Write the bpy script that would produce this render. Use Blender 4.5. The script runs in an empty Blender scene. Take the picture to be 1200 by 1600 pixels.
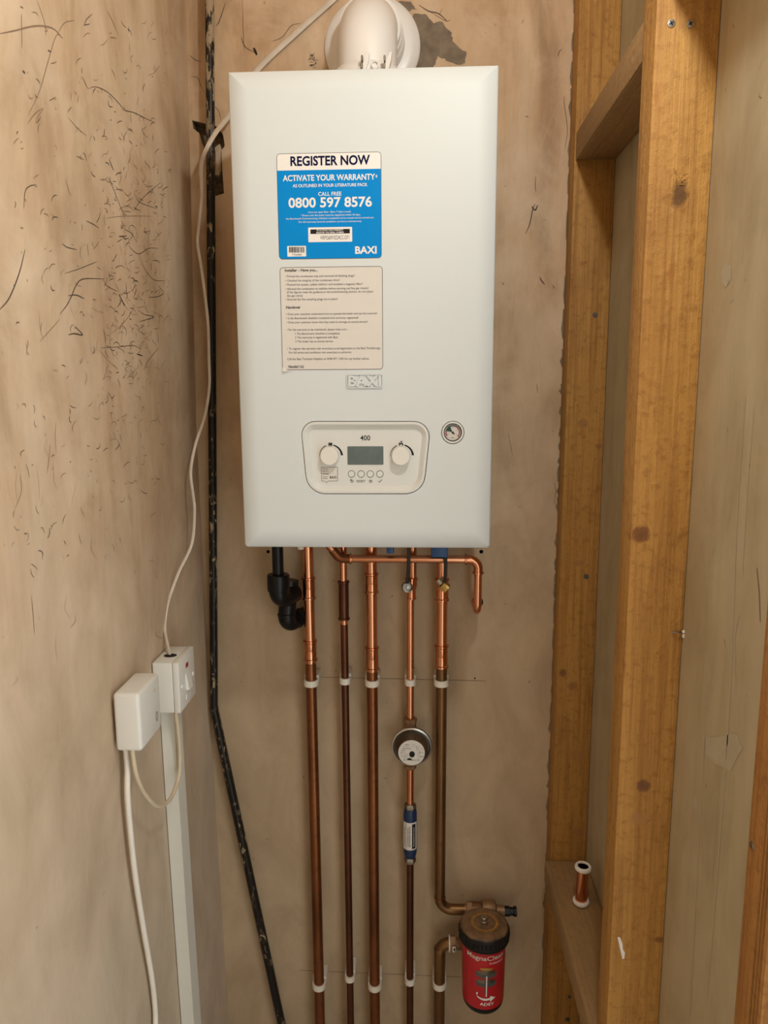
import bpy, bmesh, math, random
from mathutils import Vector, Matrix
from mathutils.geometry import tessellate_polygon
random.seed(7)
V = Vector
S = bpy.context.scene
COL = S.collection

# ------------------------------------------------------------------ camera
FPX = 1150.0                                   # focal length in pixels of the 1200x1600 frame
CAM = V((0.0, -1.45, 1.55))
_t, _p, _r = math.radians(9.1), math.radians(2.7), math.radians(0.27)
_fw = V((-math.sin(_p)*math.cos(_t), math.cos(_p)*math.cos(_t), -math.sin(_t)))
_rt = V((math.cos(_p), math.sin(_p), 0)); _up = _rt.cross(_fw)
RT = math.cos(_r)*_rt - math.sin(_r)*_up
UP = math.sin(_r)*_rt + math.cos(_r)*_up
FW = _fw
cd = bpy.data.cameras.new('camera'); cam = bpy.data.objects.new('camera', cd); COL.objects.link(cam)
cam.matrix_world = Matrix(((RT.x, UP.x, -FW.x, CAM.x), (RT.y, UP.y, -FW.y, CAM.y), (RT.z, UP.z, -FW.z, CAM.z), (0, 0, 0, 1)))
cd.sensor_fit = 'VERTICAL'; cd.sensor_height = 36.0; cd.lens = 36.0*FPX/1600.0
cd.clip_start = 0.01
S.camera = cam

# ------------------------------------------------------------------ light
w = bpy.data.worlds.new('world'); S.world = w; w.use_nodes = True
bg = w.node_tree.nodes['Background']
bg.inputs[0].default_value = (0.95, 1.0, 1.0, 1); bg.inputs[1].default_value = 2.02
ld = bpy.data.lights.new('ceiling_bulb', 'POINT'); ld.energy = 13.6; ld.color = (0.97, 1.0, 0.975); ld.shadow_soft_size = 0.03
lo = bpy.data.objects.new('ceiling_bulb', ld); COL.objects.link(lo); lo.location = (0.165, -0.943, 2.245)
S.view_settings.view_transform = 'Standard'; S.view_settings.look = 'None'
S.view_settings.exposure = 0.0; S.view_settings.gamma = 1.0; S.view_settings.use_curve_mapping = False

# ------------------------------------------------------------------ measuring: where a sight line meets a real plane of the place
def ray(x, y): return RT*((x-600)/FPX) + UP*((800-y)/FPX) + FW
def onY(x, y, Y): d = ray(x, y); return CAM + d*((Y-CAM.y)/d.y)
def onX(x, y, X): d = ray(x, y); return CAM + d*((X-CAM.x)/d.x)

# ------------------------------------------------------------------ materials
def lin(c):
    return tuple(((v/255/12.92) if v/255 <= .04045 else ((v/255+.055)/1.055)**2.4) for v in c)
class NT:
    def __init__(s, name):
        s.m = bpy.data.materials.new(name); s.m.use_nodes = True; s.t = s.m.node_tree; s.n = s.t.nodes
        s.b = s.n['Principled BSDF']
    def new(s, k, **kw):
        n = s.n.new(k)
        for a, v in kw.items(): setattr(n, a, v)
        return n
    def link(s, a, b): s.t.links.new(a, b)
    def coords(s, scale=(1, 1, 1), loc=(0, 0, 0), obj=True):
        tc = s.new('ShaderNodeTexCoord'); mp = s.new('ShaderNodeMapping')
        mp.inputs['Scale'].default_value = scale; mp.inputs['Location'].default_value = loc
        s.link(tc.outputs['Object'], mp.inputs[0]); return mp.outputs[0]
    def noise(s, co, scale, detail=4, rough=.55, dist=0):
        n = s.new('ShaderNodeTexNoise'); n.inputs['Scale'].default_value = scale; n.inputs['Detail'].default_value = detail
        n.inputs['Roughness'].default_value = rough; n.inputs['Distortion'].default_value = dist
        s.link(co, n.inputs['Vector']); return n.outputs['Fac']
    def ramp(s, fac, stops, interp='LINEAR'):
        r = s.new('ShaderNodeValToRGB'); r.color_ramp.interpolation = interp
        e = r.color_ramp.elements
        while len(e) < len(stops): e.new(.5)
        for k, (p, c) in enumerate(stops): e[k].position = p; e[k].color = (*c, 1) if len(c) == 3 else c
        s.link(fac, r.inputs[0]); return r.outputs[0]
    def mix(s, fac, a, b, blend='MIX'):
        m = s.new('ShaderNodeMix', data_type='RGBA', blend_type=blend)
        for sock, v in ((m.inputs[0], fac), (m.inputs[6], a), (m.inputs[7], b)):
            if isinstance(v, (int, float)): sock.default_value = v
            elif isinstance(v, tuple): sock.default_value = (*v, 1) if len(v) == 3 else v
            else: s.link(v, sock)
        return m.outputs[2]
    def math(s, op, a, b=0.0):
        m = s.new('ShaderNodeMath', operation=op)
        for i, v in enumerate((a, b)):
            if isinstance(v, (int, float)): m.inputs[i].default_value = v
            else: s.link(v, m.inputs[i])
        return m.outputs[0]
    def bump(s, h, strength=.2, dist=.002):
        b = s.new('ShaderNodeBump'); b.inputs['Strength'].default_value = strength; b.inputs['Distance'].default_value = dist
        s.link(h, b.inputs['Height']); s.link(b.outputs[0], s.b.inputs['Normal'])
    def color(s, c):
        if isinstance(c, tuple): s.b.inputs['Base Color'].default_value = (*c, 1)
        else: s.link(c, s.b.inputs['Base Color'])
    def pbr(s, rough=.5, metal=0.0, coat=0.0, spec=.5):
        s.b.inputs['Roughness'].default_value = rough; s.b.inputs['Metallic'].default_value = metal
        s.b.inputs['Coat Weight'].default_value = coat; s.b.inputs['Specular IOR Level'].default_value = spec

def simple(name, c, rough=.5, metal=0, coat=0, var=.06, scale=30, bump=0, spec=.5):
    t = NT(name); co = t.coords(); n = t.noise(co, scale)
    t.color(t.ramp(n, [(.25, tuple(v*(1-var) for v in c)), (.75, tuple(min(1, v*(1+var)) for v in c))]))
    t.pbr(rough, metal, coat, spec)
    if bump: t.bump(n, bump, .001)
    return t.m

def plaster(name, base, pale, dark, streak=(3, 3, .7), seed=0.0, grey=None, greyz=(0, 0)):
    t = NT(name); co = t.coords(loc=(seed, seed*.7, seed*.3)); st = t.coords(scale=streak, loc=(seed, 0, seed))
    n1 = t.noise(st, 2.6, 6, .62, .6); n2 = t.noise(co, 7, 6, .6, .4); n3 = t.noise(co, 60, 4, .6); n4 = t.noise(co, 1.6, 3, .5)
    c = t.ramp(n1, [(.32, dark), (.5, base), (.68, pale)])
    c = t.mix(t.ramp(n2, [(.42, (0, 0, 0)), (.72, (1, 1, 1))]), c, pale)
    c = t.mix(t.ramp(n4, [(.52, (0, 0, 0)), (.7, (.55, .55, .55))]), c, dark)
    if grey:
        sx = t.new('ShaderNodeSeparateXYZ'); g = t.new('ShaderNodeNewGeometry'); t.link(g.outputs['Position'], sx.inputs[0])
        k = t.new('ShaderNodeMapRange'); k.inputs[1].default_value = greyz[0]; k.inputs[2].default_value = greyz[1]
        t.link(t.math('ADD', sx.outputs[2], t.math('MULTIPLY', t.math('SUBTRACT', n2, .5), .9)), k.inputs[0])
        c = t.mix(k.outputs[0], c, t.mix(n2, tuple(v*.86 for v in grey), grey))
    n5 = t.noise(t.coords(scale=(1, 1, .5), loc=(seed*2, 0, 1)), 11, 8, .66, .8)
    c = t.mix(1.0, c, t.ramp(n5, [(.30, (.87, .855, .835)), (.5, (1, 1, 1)), (.70, (1.10, 1.11, 1.13))]), 'MULTIPLY')
    n6 = t.noise(t.coords(scale=(1, 1, .6), loc=(0, seed, seed)), 3.3, 5, .6, 1.2)
    c = t.mix(1.0, c, t.ramp(n6, [(.38, (.93, .915, .895)), (.52, (1, 1, 1)), (.66, (1.05, 1.06, 1.07))]), 'MULTIPLY')
    # small flecks
    c = t.mix(t.ramp(n3, [(.70, (0, 0, 0)), (.76, (.5, .5, .5))]), c, tuple(v*.55 for v in dark))
    t.color(c); t.pbr(.72, spec=.3)
    t.bump(t.math('ADD', t.math('MULTIPLY', n2, .6), t.math('MULTIPLY', n3, .25)), .25, .002)
    return t.m

def wood(name, axis=2, knots=(), tone=1.0, dusty=0.0, seed=0.0, red=0.0):
    t = NT(name)
    sc = [26, 26, 26]; sc[axis] = 1.1
    fine = [150, 150, 150]; fine[axis] = 4.0
    co = t.coords(); st = t.coords(scale=tuple(sc), loc=(seed, seed*1.3, seed*.4)); fi = t.coords(scale=tuple(fine), loc=(seed, 0, 0))
    n1 = t.noise(st, 1.0, 3, .5, .35); n2 = t.noise(fi, 1.0, 4, .65); n3 = t.noise(co, 9, 4, .6); n5 = t.noise(co, 90, 4, .65)
    wv = t.math('FRACT', t.math('MULTIPLY', n1, 7.0))
    g = tone
    pale = (.54*g, .295*g, .078*g); mid = (.43*g, .215*g, .050*g); dk = (.25*g, .105*g, .025*g)
    if red: pale, mid, dk = [(c[0]*(1-.02*red), c[1]*(1-.28*red), c[2]*(1+.15*red)) for c in (pale, mid, dk)]
    c = t.ramp(n1, [(.3, mid), (.55, pale), (.75, mid)])
    c = t.mix(t.math('MULTIPLY', t.ramp(wv, [(0, (0, 0, 0)), (.72, (.18, .18, .18)), (.93, (.55, .55, .55)), (1, (0, 0, 0))]), .55), c, dk)
    c = t.mix(t.ramp(n2, [(.46, (0, 0, 0)), (.68, (.62, .62, .62))]), c, dk)
    c = t.mix(t.ramp(n3, [(.52, (0, 0, 0)), (.72, (.35, .35, .35))]), c, dk)
    c = t.mix(t.ramp(n5, [(.52, (0, 0, 0)), (.68, (.55, .55, .55))]), c, dk)
    c = t.mix(t.ramp(n3, [(.35, (.3, .3, .3)), (.6, (0, 0, 0))]), c, mid)
    for (kx, ky, kz, rx, rz, kc) in knots:         # object-space position, half sizes
        tc = t.new('ShaderNodeTexCoord'); mp = t.new('ShaderNodeMapping')
        mp.vector_type = 'POINT'
        s_ = (1/rx, .4/rx, 1/rz); mp.inputs['Scale'].default_value = s_
        mp.inputs['Location'].default_value = (-kx*s_[0], -ky*s_[1], -kz*s_[2])
        t.link(tc.outputs['Object'], mp.inputs[0])
        ln = t.new('ShaderNodeVectorMath', operation='LENGTH'); t.link(mp.outputs[0], ln.inputs[0])
        d = t.math('ADD', ln.outputs[1 if len(ln.outputs) > 1 else 0], t.math('ADD', t.math('MULTIPLY', t.math('SUBTRACT', n3, .5), 1.0), t.math('MULTIPLY', t.math('SUBTRACT', n5, .5), 1.2)))
        kk = t.ramp(d, [(.0, (.9, .9, .9)), (.62, (.75, .75, .75)), (.82, (.40, .40, .40)), (1.0, (0, 0, 0))])
        c = t.mix(kk, c, kc)
    if dusty: c = t.mix(dusty, c, (.34, .25, .15))
    t.color(c); t.pbr(.62, spec=.3)
    t.bump(t.math('ADD', n2, t.math('MULTIPLY', n5, 1.2)), .8, .0022)
    return t.m

def copper(name, a, b, rough, sc=12, metal=1.0, blotch=None):
    t = NT(name); co = t.coords(scale=(1, 1, .35)); n = t.noise(co, sc, 5, .6, .4); n2 = t.noise(t.coords(), 70, 4)
    c = t.ramp(n, [(.32, a), (.66, b)])
    if blotch: c = t.mix(t.ramp(n2, [(.55, (0, 0, 0)), (.75, (.7, .7, .7))]), c, blotch)
    t.color(c); t.pbr(rough, metal); t.bump(n2, .06, .0006)
    return t.m

M = {}
M['plaster_back'] = plaster('plaster_back', (.57, .395, .245), (.65, .495, .345), (.39, .25, .14), seed=1.3, grey=(.50, .37, .235), greyz=(1.75, 1.15))
M['plaster_left'] = plaster('plaster_left', (.535, .375, .240), (.62, .475, .335), (.40, .265, .155), seed=5.1, grey=(.585, .475, .35), greyz=(1.35, .6))
M['board'] = plaster('plasterboard', (.45, .37, .235), (.48, .405, .27), (.41, .33, .20), streak=(10, 10, .25), seed=9)
M['smear'] = simple('joint_smear', (.45, .39, .28), .9)
M['rubble'] = simple('rubble', (.20, .14, .08), .95, var=.6, scale=60, bump=1.0)
M['undercoat'] = simple('undercoat_plaster', (.20, .155, .11), .9, var=.3, scale=50, bump=.6)
M['scuff'] = simple('scuff_mark', (.085, .055, .035), .9)
M['scuff_light'] = simple('scuff_mark_faint', (.24, .155, .095), .9)
M['crack_pale'] = simple('filler_line', (.50, .385, .275), .9)
M['pencil'] = simple('pencil_line', (.14, .085, .06), .9)
M['concrete'] = simple('concrete', (.50, .43, .34), .9, var=.2, scale=8, bump=.3)
M['casing'] = simple('white_enamel', (.66, .705, .71), .48, coat=.0, spec=.3, var=.01, scale=4)
M['panel'] = simple('white_plastic_panel', (.69, .70, .67), .38, var=.01, scale=4)
M['white_pl'] = simple('white_plastic', (.76, .745, .69), .32, var=.03, scale=14)
M['flue_white'] = simple('flue_white', (.80, .785, .765), .30, var=.02, scale=20, coat=.2)
M['clip_white'] = simple('clip_white', (.72, .67, .58), .42, var=.05)
M['trunk'] = simple('trunking_plastic', (.70, .69, .62), .4, var=.03)
M['cream'] = simple('cream_plastic', (.64, .54, .38), .45, var=.05)
M['cord'] = simple('dusty_white_cord', (.60, .52, .43), .5, var=.12, scale=40)
M['cable'] = simple('white_cable_sheath', (.78, .73, .64), .4, var=.03)
M['ink'] = simple('black_ink', (.020, .019, .018), .7, spec=.12)
M['grey_ink'] = simple('grey_ink', (.085, .08, .075), .7, spec=.12)
M['navy'] = simple('navy_ink', (.004, .005, .045), .7, spec=.12)
M['blue'] = simple('blue_print', (.0, .245, .66), .6, var=.02, spec=.12)
M['paper'] = simple('white_paper', (.70, .665, .615), .6, var=.02, spec=.2)
M['paper_white'] = simple('white_print', (.82, .80, .77), .5, var=.02)
M['lcd'] = simple('lcd_glass', (.115, .155, .155), .2, var=.3, scale=16, coat=.3)
M['black'] = simple('black_plastic', (.006, .006, .0065), .34, var=.2, spec=.28)
M['black_matt'] = simple('black_rubber', (.014, .013, .012), .55)
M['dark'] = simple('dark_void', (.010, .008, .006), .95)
M['red_print'] = simple('red_print', (.45, .012, .018), .35, var=.08)
M['green_print'] = simple('green_print', (.012, .055, .035), .5)
M['darkred_print'] = simple('dark_red_print', (.30, .02, .035), .5)
M['grey_face'] = simple('dial_face', (.60, .575, .52), .4)
M['silver'] = simple('zinc', (.62, .60, .56), .3, metal=1.0)
M['steel'] = simple('dull_steel', (.50, .47, .42), .30, metal=1.0, var=.12, scale=40)
M['steel_dark'] = simple('dark_steel', (.27, .24, .20), .34, metal=1.0, var=.12, scale=40)
M['brass'] = copper('brass', (.42, .26, .07), (.58, .40, .13), .32, 40)
M['brown_brass'] = copper('dusty_brass', (.23, .13, .06), (.33, .20, .11), .5, 30, .6)
M['copper'] = copper('bright_copper', (.66, .285, .15), (.80, .39, .225), .24, 14)
M['copper_fit'] = copper('copper_fitting', (.56, .21, .10), (.78, .36, .20), .18, 40)
M['copper_old'] = copper('aged_copper', (.16, .060, .026), (.36, .135, .052), .36, 9, .9, (.12, .065, .035))
M['copper_dark'] = copper('tarnished_copper', (.085, .035, .02), (.17, .06, .03), .38, 9, .85, (.06, .03, .02))
M['copper_olive'] = copper('olive_tarnished_copper', (.16, .085, .035), (.27, .135, .055), .38, 7, .85, (.10, .075, .045))
M['blue_pl'] = simple('blue_plastic', (.012, .07, .22), .4)
M['blue_dev'] = simple('blue_enamel', (.008, .028, .085), .38, var=.15)
M['grey_dark'] = simple('grey_print', (.075, .075, .07), .5)
def _iron():
    t = NT('black_painted_iron'); co = t.coords(scale=(1, 1, .45)); n = t.noise(co, 105, 6, .65, .6); n2 = t.noise(t.coords(), 6, 4)
    mk = t.math('MULTIPLY', t.ramp(n, [(.56, (0, 0, 0)), (.60, (1, 1, 1))]), t.ramp(n2, [(.46, (.0, .0, .0)), (.56, (1, 1, 1))]))
    g = t.new('ShaderNodeNewGeometry'); sx = t.new('ShaderNodeSeparateXYZ'); t.link(g.outputs['Position'], sx.inputs[0])
    kz = t.new('ShaderNodeMapRange'); kz.inputs[1].default_value = 1.94; kz.inputs[2].default_value = 2.06; t.link(sx.outputs[2], kz.inputs[0])
    mk = t.math('MAXIMUM', mk, t.math('MULTIPLY', kz.outputs[0], t.ramp(t.noise(t.coords(scale=(1, 1, .3)), 95, 5, .65), [(.50, (0, 0, 0)), (.54, (.9, .9, .9))])))
    c = t.mix(mk, t.mix(n2, (.006, .006, .006), (.022, .016, .010)), (.36, .27, .17))
    t.color(c); t.pbr(.3, spec=.25); t.link(t.mix(mk, (.32,)*3, (.85,)*3), t.b.inputs['Roughness']); t.bump(mk, .4, .001); return t.m
M['iron'] = _iron()
def _cap():
    t = NT('dusty_black_cap'); co = t.coords(); n = t.noise(co, 45, 4, .6)
    g = t.new('ShaderNodeNewGeometry'); sx = t.new('ShaderNodeSeparateXYZ'); t.link(g.outputs['Normal'], sx.inputs[0])
    up = t.ramp(t.math('ADD', sx.outputs[2], t.math('MULTIPLY', t.math('SUBTRACT', n, .5), .9)), [(.55, (0, 0, 0)), (.95, (1, 1, 1))])
    t.color(t.mix(up, (.010, .009, .008), t.ramp(n, [(.3, (.16, .085, .04)), (.7, (.25, .15, .08))])))
    t.pbr(.5, spec=.25); return t.m
M['cap'] = _cap()
M['gold'] = simple('worn_gold_print', (.50, .27, .06), .4, metal=.4, var=.4, scale=120)

# ------------------------------------------------------------------ mesh builder
ORIGIN = {}
_text_cache = {}
def text_geo(s, bold=0.0):
    k = (s, bold)
    if k in _text_cache: return _text_cache[k]
    cu = bpy.data.curves.new('t', 'FONT'); cu.body = s; cu.size = 1.0; cu.offset = bold; cu.resolution_u = 3; cu.fill_mode = 'BOTH'
    ob = bpy.data.objects.new('t', cu); COL.objects.link(ob)
    dg = bpy.context.evaluated_depsgraph_get(); ev = ob.evaluated_get(dg); me = ev.to_mesh()
    vs = [(v.co.x, v.co.y) for v in me.vertices]; fs = [tuple(p.vertices) for p in me.polygons]
    ev.to_mesh_clear(); bpy.data.objects.remove(ob); bpy.data.curves.remove(cu)
    _text_cache[k] = (vs, fs); return vs, fs
HCAP = max(v[1] for v in text_geo('H')[0])

def fillet(pts, r, n=8):
    pts = [V(p) for p in pts]; out = [pts[0]]
    for i in range(1, len(pts)-1):
        a, b, c = pts[i-1], pts[i], pts[i+1]
        u = (a-b).normalized(); w_ = (c-b).normalized(); ang = u.angle(w_)
        if ang > 3.1: out.append(b); continue
        rr = r[i-1] if isinstance(r, (list, tuple)) else r
        d = rr/math.tan(ang/2); cen = b + (u+w_).normalized()*(rr/math.sin(ang/2))
        s = b+u*d-cen; e = b+w_*d-cen; tot = s.angle(e); ax = s.cross(e).normalized()
        for k in range(n+1): out.append(cen + Matrix.Rotation(tot*k/n, 3, ax) @ s)
    out.append(pts[-1]); return out
def spline(pts, n=8):
    pts = [V(p) for p in pts]; P = [pts[0]*2-pts[1]] + pts + [pts[-1]*2-pts[-2]]; out = []
    for i in range(1, len(P)-2):
        a, b, c, d = P[i-1:i+3]
        for k in range(n):
            t = k/n; out.append(.5*((2*b)+(c-a)*t+(2*a-5*b+4*c-d)*t*t+(3*b-a-3*c+d)*t**3))
    out.append(pts[-1]); return out
def inset_poly(pts, d):
    """pts: ccw list of 2-D corners, moved inwards by d"""
    n = len(pts); res = []
    for i in range(n):
        p0, p1, p2 = V(pts[i-1]), V(pts[i]), V(pts[(i+1) % n])
        e1 = (p1-p0).normalized(); e2 = (p2-p1).normalized()
        n1 = V((-e1.y, e1.x)); n2 = V((-e2.y, e2.x)); b = (n1+n2); b = b/b.length_squared*2
        res.append(p1 + b*d)
    return res
def round_poly(pts, radii, seg=6):
    n = len(pts); out = []
    for i in range(n):
        a, b, c = V(pts[i-1]), V(pts[i]), V(pts[(i+1) % n]); r = radii[i]
        u = (a-b).normalized(); w_ = (c-b).normalized(); ang = u.angle(w_)
        d = r/math.tan(ang/2); cen = b+(u+w_).normalized()*(r/math.sin(ang/2))
        s = b+u*d-cen; e = b+w_*d-cen
        a0 = math.atan2(s.y, s.x); a1 = math.atan2(e.y, e.x); da = (a1-a0+math.pi) % (2*math.pi)-math.pi
        for k in range(seg+1): out.append((cen.x+r*math.cos(a0+da*k/seg), cen.y+r*math.sin(a0+da*k/seg)))
    return out
def circle2(cx, cy, r, n=32): return [(cx+r*math.cos(2*math.pi*k/n), cy+r*math.sin(2*math.pi*k/n)) for k in range(n)]

class MB:
    def __init__(s): s.v = []; s.f = []; s.m = []
    def add(s, vs, fs, mat=0):
        o = len(s.v); s.v += [V(p) for p in vs]
        for f in fs: s.f.append([o+i for i in f]); s.m.append(mat)
    def box(s, x0, x1, y0, y1, z0, z1, bev=0.0, seg=2, mat=0):
        bm = bmesh.new(); bmesh.ops.create_cube(bm, size=1)
        for v in bm.verts: v.co = V(((x0+x1)/2+v.co.x*(x1-x0), (y0+y1)/2+v.co.y*(y1-y0), (z0+z1)/2+v.co.z*(z1-z0)))
        if bev: bmesh.ops.bevel(bm, geom=bm.edges[:], offset=bev, segments=seg, profile=.5, affect='EDGES')
        bm.verts.index_update(); s.add([v.co.copy() for v in bm.verts], [[v.index for v in f.verts] for f in bm.faces], mat); bm.free(); return s
    def tube(s, pts, r, seg=18, mat=0, caps=True, flat=None, ref=None):
        pts = [V(p) for p in pts]; n = len(pts)
        tang = [(pts[min(i+1, n-1)]-pts[max(i-1, 0)]).normalized() for i in range(n)]
        t0 = tang[0]
        a = (V((0, 0, 1)) if abs(t0.z) < .9 else V((1, 0, 0))); nx = (a-t0*a.dot(t0)).normalized()
        vs = []; fs = []
        for i in range(n):
            if ref is not None: nx = (ref-tang[i]*ref.dot(tang[i])).normalized()
            else: nx = (nx-tang[i]*nx.dot(tang[i])).normalized()
            ny = tang[i].cross(nx); rr = r[i] if isinstance(r, (list, tuple)) else r
            fa, fb = flat if flat else (1, 1)
            for k in range(seg):
                q = 2*math.pi*k/seg; vs.append(pts[i]+nx*(math.cos(q)*rr*fa)+ny*(math.sin(q)*rr*fb))
        for i in range(n-1):
            for k in range(seg):
                k2 = (k+1) % seg; fs.append((i*seg+k, i*seg+k2, (i+1)*seg+k2, (i+1)*seg+k))
        if caps: fs.append(tuple(reversed(range(seg)))); fs.append(tuple(range((n-1)*seg, n*seg)))
        s.add(vs, fs, mat); return s
    def lathe(s, prof, o, ax=(0, 0, 1), seg=28, mat=0, caps=True):
        o = V(o); ax = V(ax).normalized(); a = V((0, 0, 1)) if abs(ax.z) < .9 else V((1, 0, 0))
        nx = (a-ax*a.dot(ax)).normalized(); ny = ax.cross(nx); vs = []; fs = []
        for (r, h) in prof:
            r = max(r, 1e-5)
            for k in range(seg):
                q = 2*math.pi*k/seg; vs.append(o+ax*h+nx*(r*math.cos(q))+ny*(r*math.sin(q)))
        for i in range(len(prof)-1):
            for k in range(seg):
                k2 = (k+1) % seg; fs.append((i*seg+k, i*seg+k2, (i+1)*seg+k2, (i+1)*seg+k))
        if caps and prof[0][0] > 1e-4: fs.append(tuple(reversed(range(seg))))
        if caps and prof[-1][0] > 1e-4: fs.append(tuple(range((len(prof)-1)*seg, len(prof)*seg)))
        s.add(vs, fs, mat); return s
    def loft(s, rings, mat=0, cap0=False, cap1=False):
        n = len(rings[0]); vs = [p for r in rings for p in r]; fs = []
        for i in range(len(rings)-1):
            for k in range(n):
                k2 = (k+1) % n; fs.append((i*n+k, i*n+k2, (i+1)*n+k2, (i+1)*n+k))
        if cap0: fs.append(tuple(reversed(range(n))))
        if cap1: fs.append(tuple(range((len(rings)-1)*n, len(rings)*n)))
        s.add(vs, fs, mat); return s
    def poly(s, pts, mat=0): s.add(pts, [tuple(range(len(pts)))], mat); return s
    def holed(s, outer, holes, place, mat=0):
        loops = [[V((p[0], p[1], 0)) for p in l] for l in [outer]+holes]
        flat = [p for l in loops for p in l]
        tr = tessellate_polygon(loops)
        s.add([place(p.x, p.y) for p in flat], [tuple(t) for t in tr], mat); return s
    def plate(s, pts2, y0, y1, mat=0):
        """2-D outline in X-Z extruded from y0 (front) to y1 (back)"""
        s.loft([[V((p[0], y1, p[1])) for p in pts2], [V((p[0], y0, p[1])) for p in pts2]], mat, True, True); return s
    def ribbon(s, pts, wid, nrm, mat=0, taper=True):
        pts = [V(p) for p in pts]; n = len(pts); vs = []; nrm = V(nrm)
        for i in range(n):
            t = (pts[min(i+1, n-1)]-pts[max(i-1, 0)]).normalized(); d = t.cross(nrm).normalized()
            k = wid/2*(math.sin(math.pi*(i+.6)/(n+.2))**.5 if taper else 1); vs += [pts[i]+d*k, pts[i]-d*k]
        s.add(vs, [(2*i, 2*i+1, 2*i+3, 2*i+2) for i in range(n-1)], mat); return s
    def text(s, st, place, x0, x1, zb, cap, mat=0, bold=0.0):
        """place(x, z) gives the point; text spans x0..x1, baseline zb, capital height cap"""
        vs, fs = text_geo(st, bold); a = min(v[0] for v in vs); b = max(v[0] for v in vs)
        kx = (x1-x0)/(b-a); kz = cap/HCAP
        s.add([place(x0+(v[0]-a)*kx, zb+v[1]*kz) for v in vs], fs, mat); return s
    def build(s, name, mats, parent=None, sharp=32, smooth=True):
        mats = mats if isinstance(mats, (list, tuple)) else [mats]
        xs = [p.x for p in s.v]; ys = [p.y for p in s.v]; zs = [p.z for p in s.v]
        o = V(((min(xs)+max(xs))/2, (min(ys)+max(ys))/2, min(zs)))
        me = bpy.data.meshes.new(name); me.from_pydata([p-o for p in s.v], [], s.f)
        for m in mats: me.materials.append(M[m] if isinstance(m, str) else m)
        me.polygons.foreach_set('material_index', s.m)
        bm = bmesh.new(); bm.from_mesh(me); bmesh.ops.recalc_face_normals(bm, faces=bm.faces[:]) ; bm.to_mesh(me); bm.free()
        if smooth:
            me.polygons.foreach_set('use_smooth', [True]*len(me.polygons)); me.set_sharp_from_angle(angle=math.radians(sharp))
        me.update()
        ob = bpy.data.objects.new(name, me); COL.objects.link(ob)
        ORIGIN[ob.name] = o
        if parent: ob.parent = parent; ob.location = o-ORIGIN[parent.name]
        else: ob.location = o
        return ob
def tag(o, label, cat, group=None):
    o['label'] = label; o['category'] = cat
    if group: o['group'] = group
    return o
def thing(name, loc, label, cat, group=None):
    o = bpy.data.objects.new(name, None); COL.objects.link(o); o.location = loc; o.empty_display_size = .05
    ORIGIN[o.name] = V(loc); return tag(o, label, cat, group)
def struct(o): o['kind'] = 'structure'; return o
def plabel(o, l): o['label'] = l; return o

# ================================================================== the room
XR = 0.347                                     # face of the plasterboard
CORNER = [(2.6, -.418), (2.26, -.424), (1.893, -.4315), (1.477, -.4405), (.90, -.438), (.643, -.435), (.154, -.4275), (0, -.4255)]
def XL(z):
    for (z1, x1), (z0, x0) in zip(CORNER, CORNER[1:]):
        if z >= z0: return x0+(x1-x0)*(z-z0)/(z1-z0)
    return CORNER[-1][1]
YF = -1.75
ZC = 2.6
# --- back wall, with the broken-out chase, the discharge hole and two screw holes cut through its plaster
wb = MB()
chase_px = [(340,912),(440,935),(510,950),(535,965),(575,1020),(588,1105),(562,1140),(570,1300),(582,1465),(505,1490),(450,1400),(445,1150),(412,1075),(395,1010),(350,975)]
chase = [onY(230+x/4.85, y/4.85, 0) for x, y in chase_px]
chase = [(p.x, p.z) for p in chase]
pe = onY(746, 941, 0)
holes = [chase, circle2(pe.x, pe.z, .0115, 20)]
for hx, hy, hr in ((419, 862, .0035), (752, 862, .004), (742, 1060, .0018)):
    p = onY(hx, hy, 0); holes.append(circle2(p.x, p.z, hr, 10))
wb.holed([(-.47, 0), (.45, 0), (.45, ZC), (-.47, ZC)], holes, lambda x, z: V((x, 0, z)))
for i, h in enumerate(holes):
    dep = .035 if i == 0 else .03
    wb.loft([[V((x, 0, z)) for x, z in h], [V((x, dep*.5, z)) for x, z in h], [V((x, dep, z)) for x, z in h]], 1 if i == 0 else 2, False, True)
# rubble lump left in the chase
lump = [onY(230+x/4.85, y/4.85, .005) for x, y in ((512,1120),(548,1090),(566,1150),(560,1290),(545,1330),(514,1325))]
wb.loft([[p+V((0, .03, 0)) for p in lump], lump, [p*.6+sum(lump, V())/len(lump)*.4-V((0, .004, 0)) for p in lump]], 6, True, True)
EPS = .0004
# grey undercoat showing where the finish coat came off beside the flue
def patch(px, ox, oy, k, mat):
    q = []
    for (xa, ya), (xb, yb) in zip(px, px[1:]+px[:1]):
        for m in range(4): t = m/4; q.append((xa+(xb-xa)*t+random.uniform(-5, 5), ya+(yb-ya)*t+random.uniform(-5, 5)))
    L_ = [[V((p.x, p.z, 0)) for p in (onY(ox+x/k, oy+y/k, 0) for x, y in q)]]
    wb.add([V((p.x, -EPS, p.y)) for p in L_[0]], [tuple(t) for t in tessellate_polygon(L_)], mat)
patch([(800,60),(850,58),(880,92),(920,92),(955,140),(960,172),(1010,212),(1013,255),(985,265),(930,243),(902,232),(885,268),(850,340),(760,340),(760,100)], 340, 0, 2.609, 3)
patch([(715,5),(790,12),(818,40),(770,42),(735,22)], 340, 0, 2.609, 3)
def line(px, wid, mat, ox=0, oy=0, k=1, taper=True):
    wb.ribbon(spline([onY(ox+x/k, oy+y/k, -EPS) for x, y in px], 4), wid*(.7 if mat == 4 else .9), (0, 1, 0), mat, taper)
line([(165,0),(152,180),(122,460),(116,560),(118,700)], .0012, 5, 780, 0, 2.667)
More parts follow.
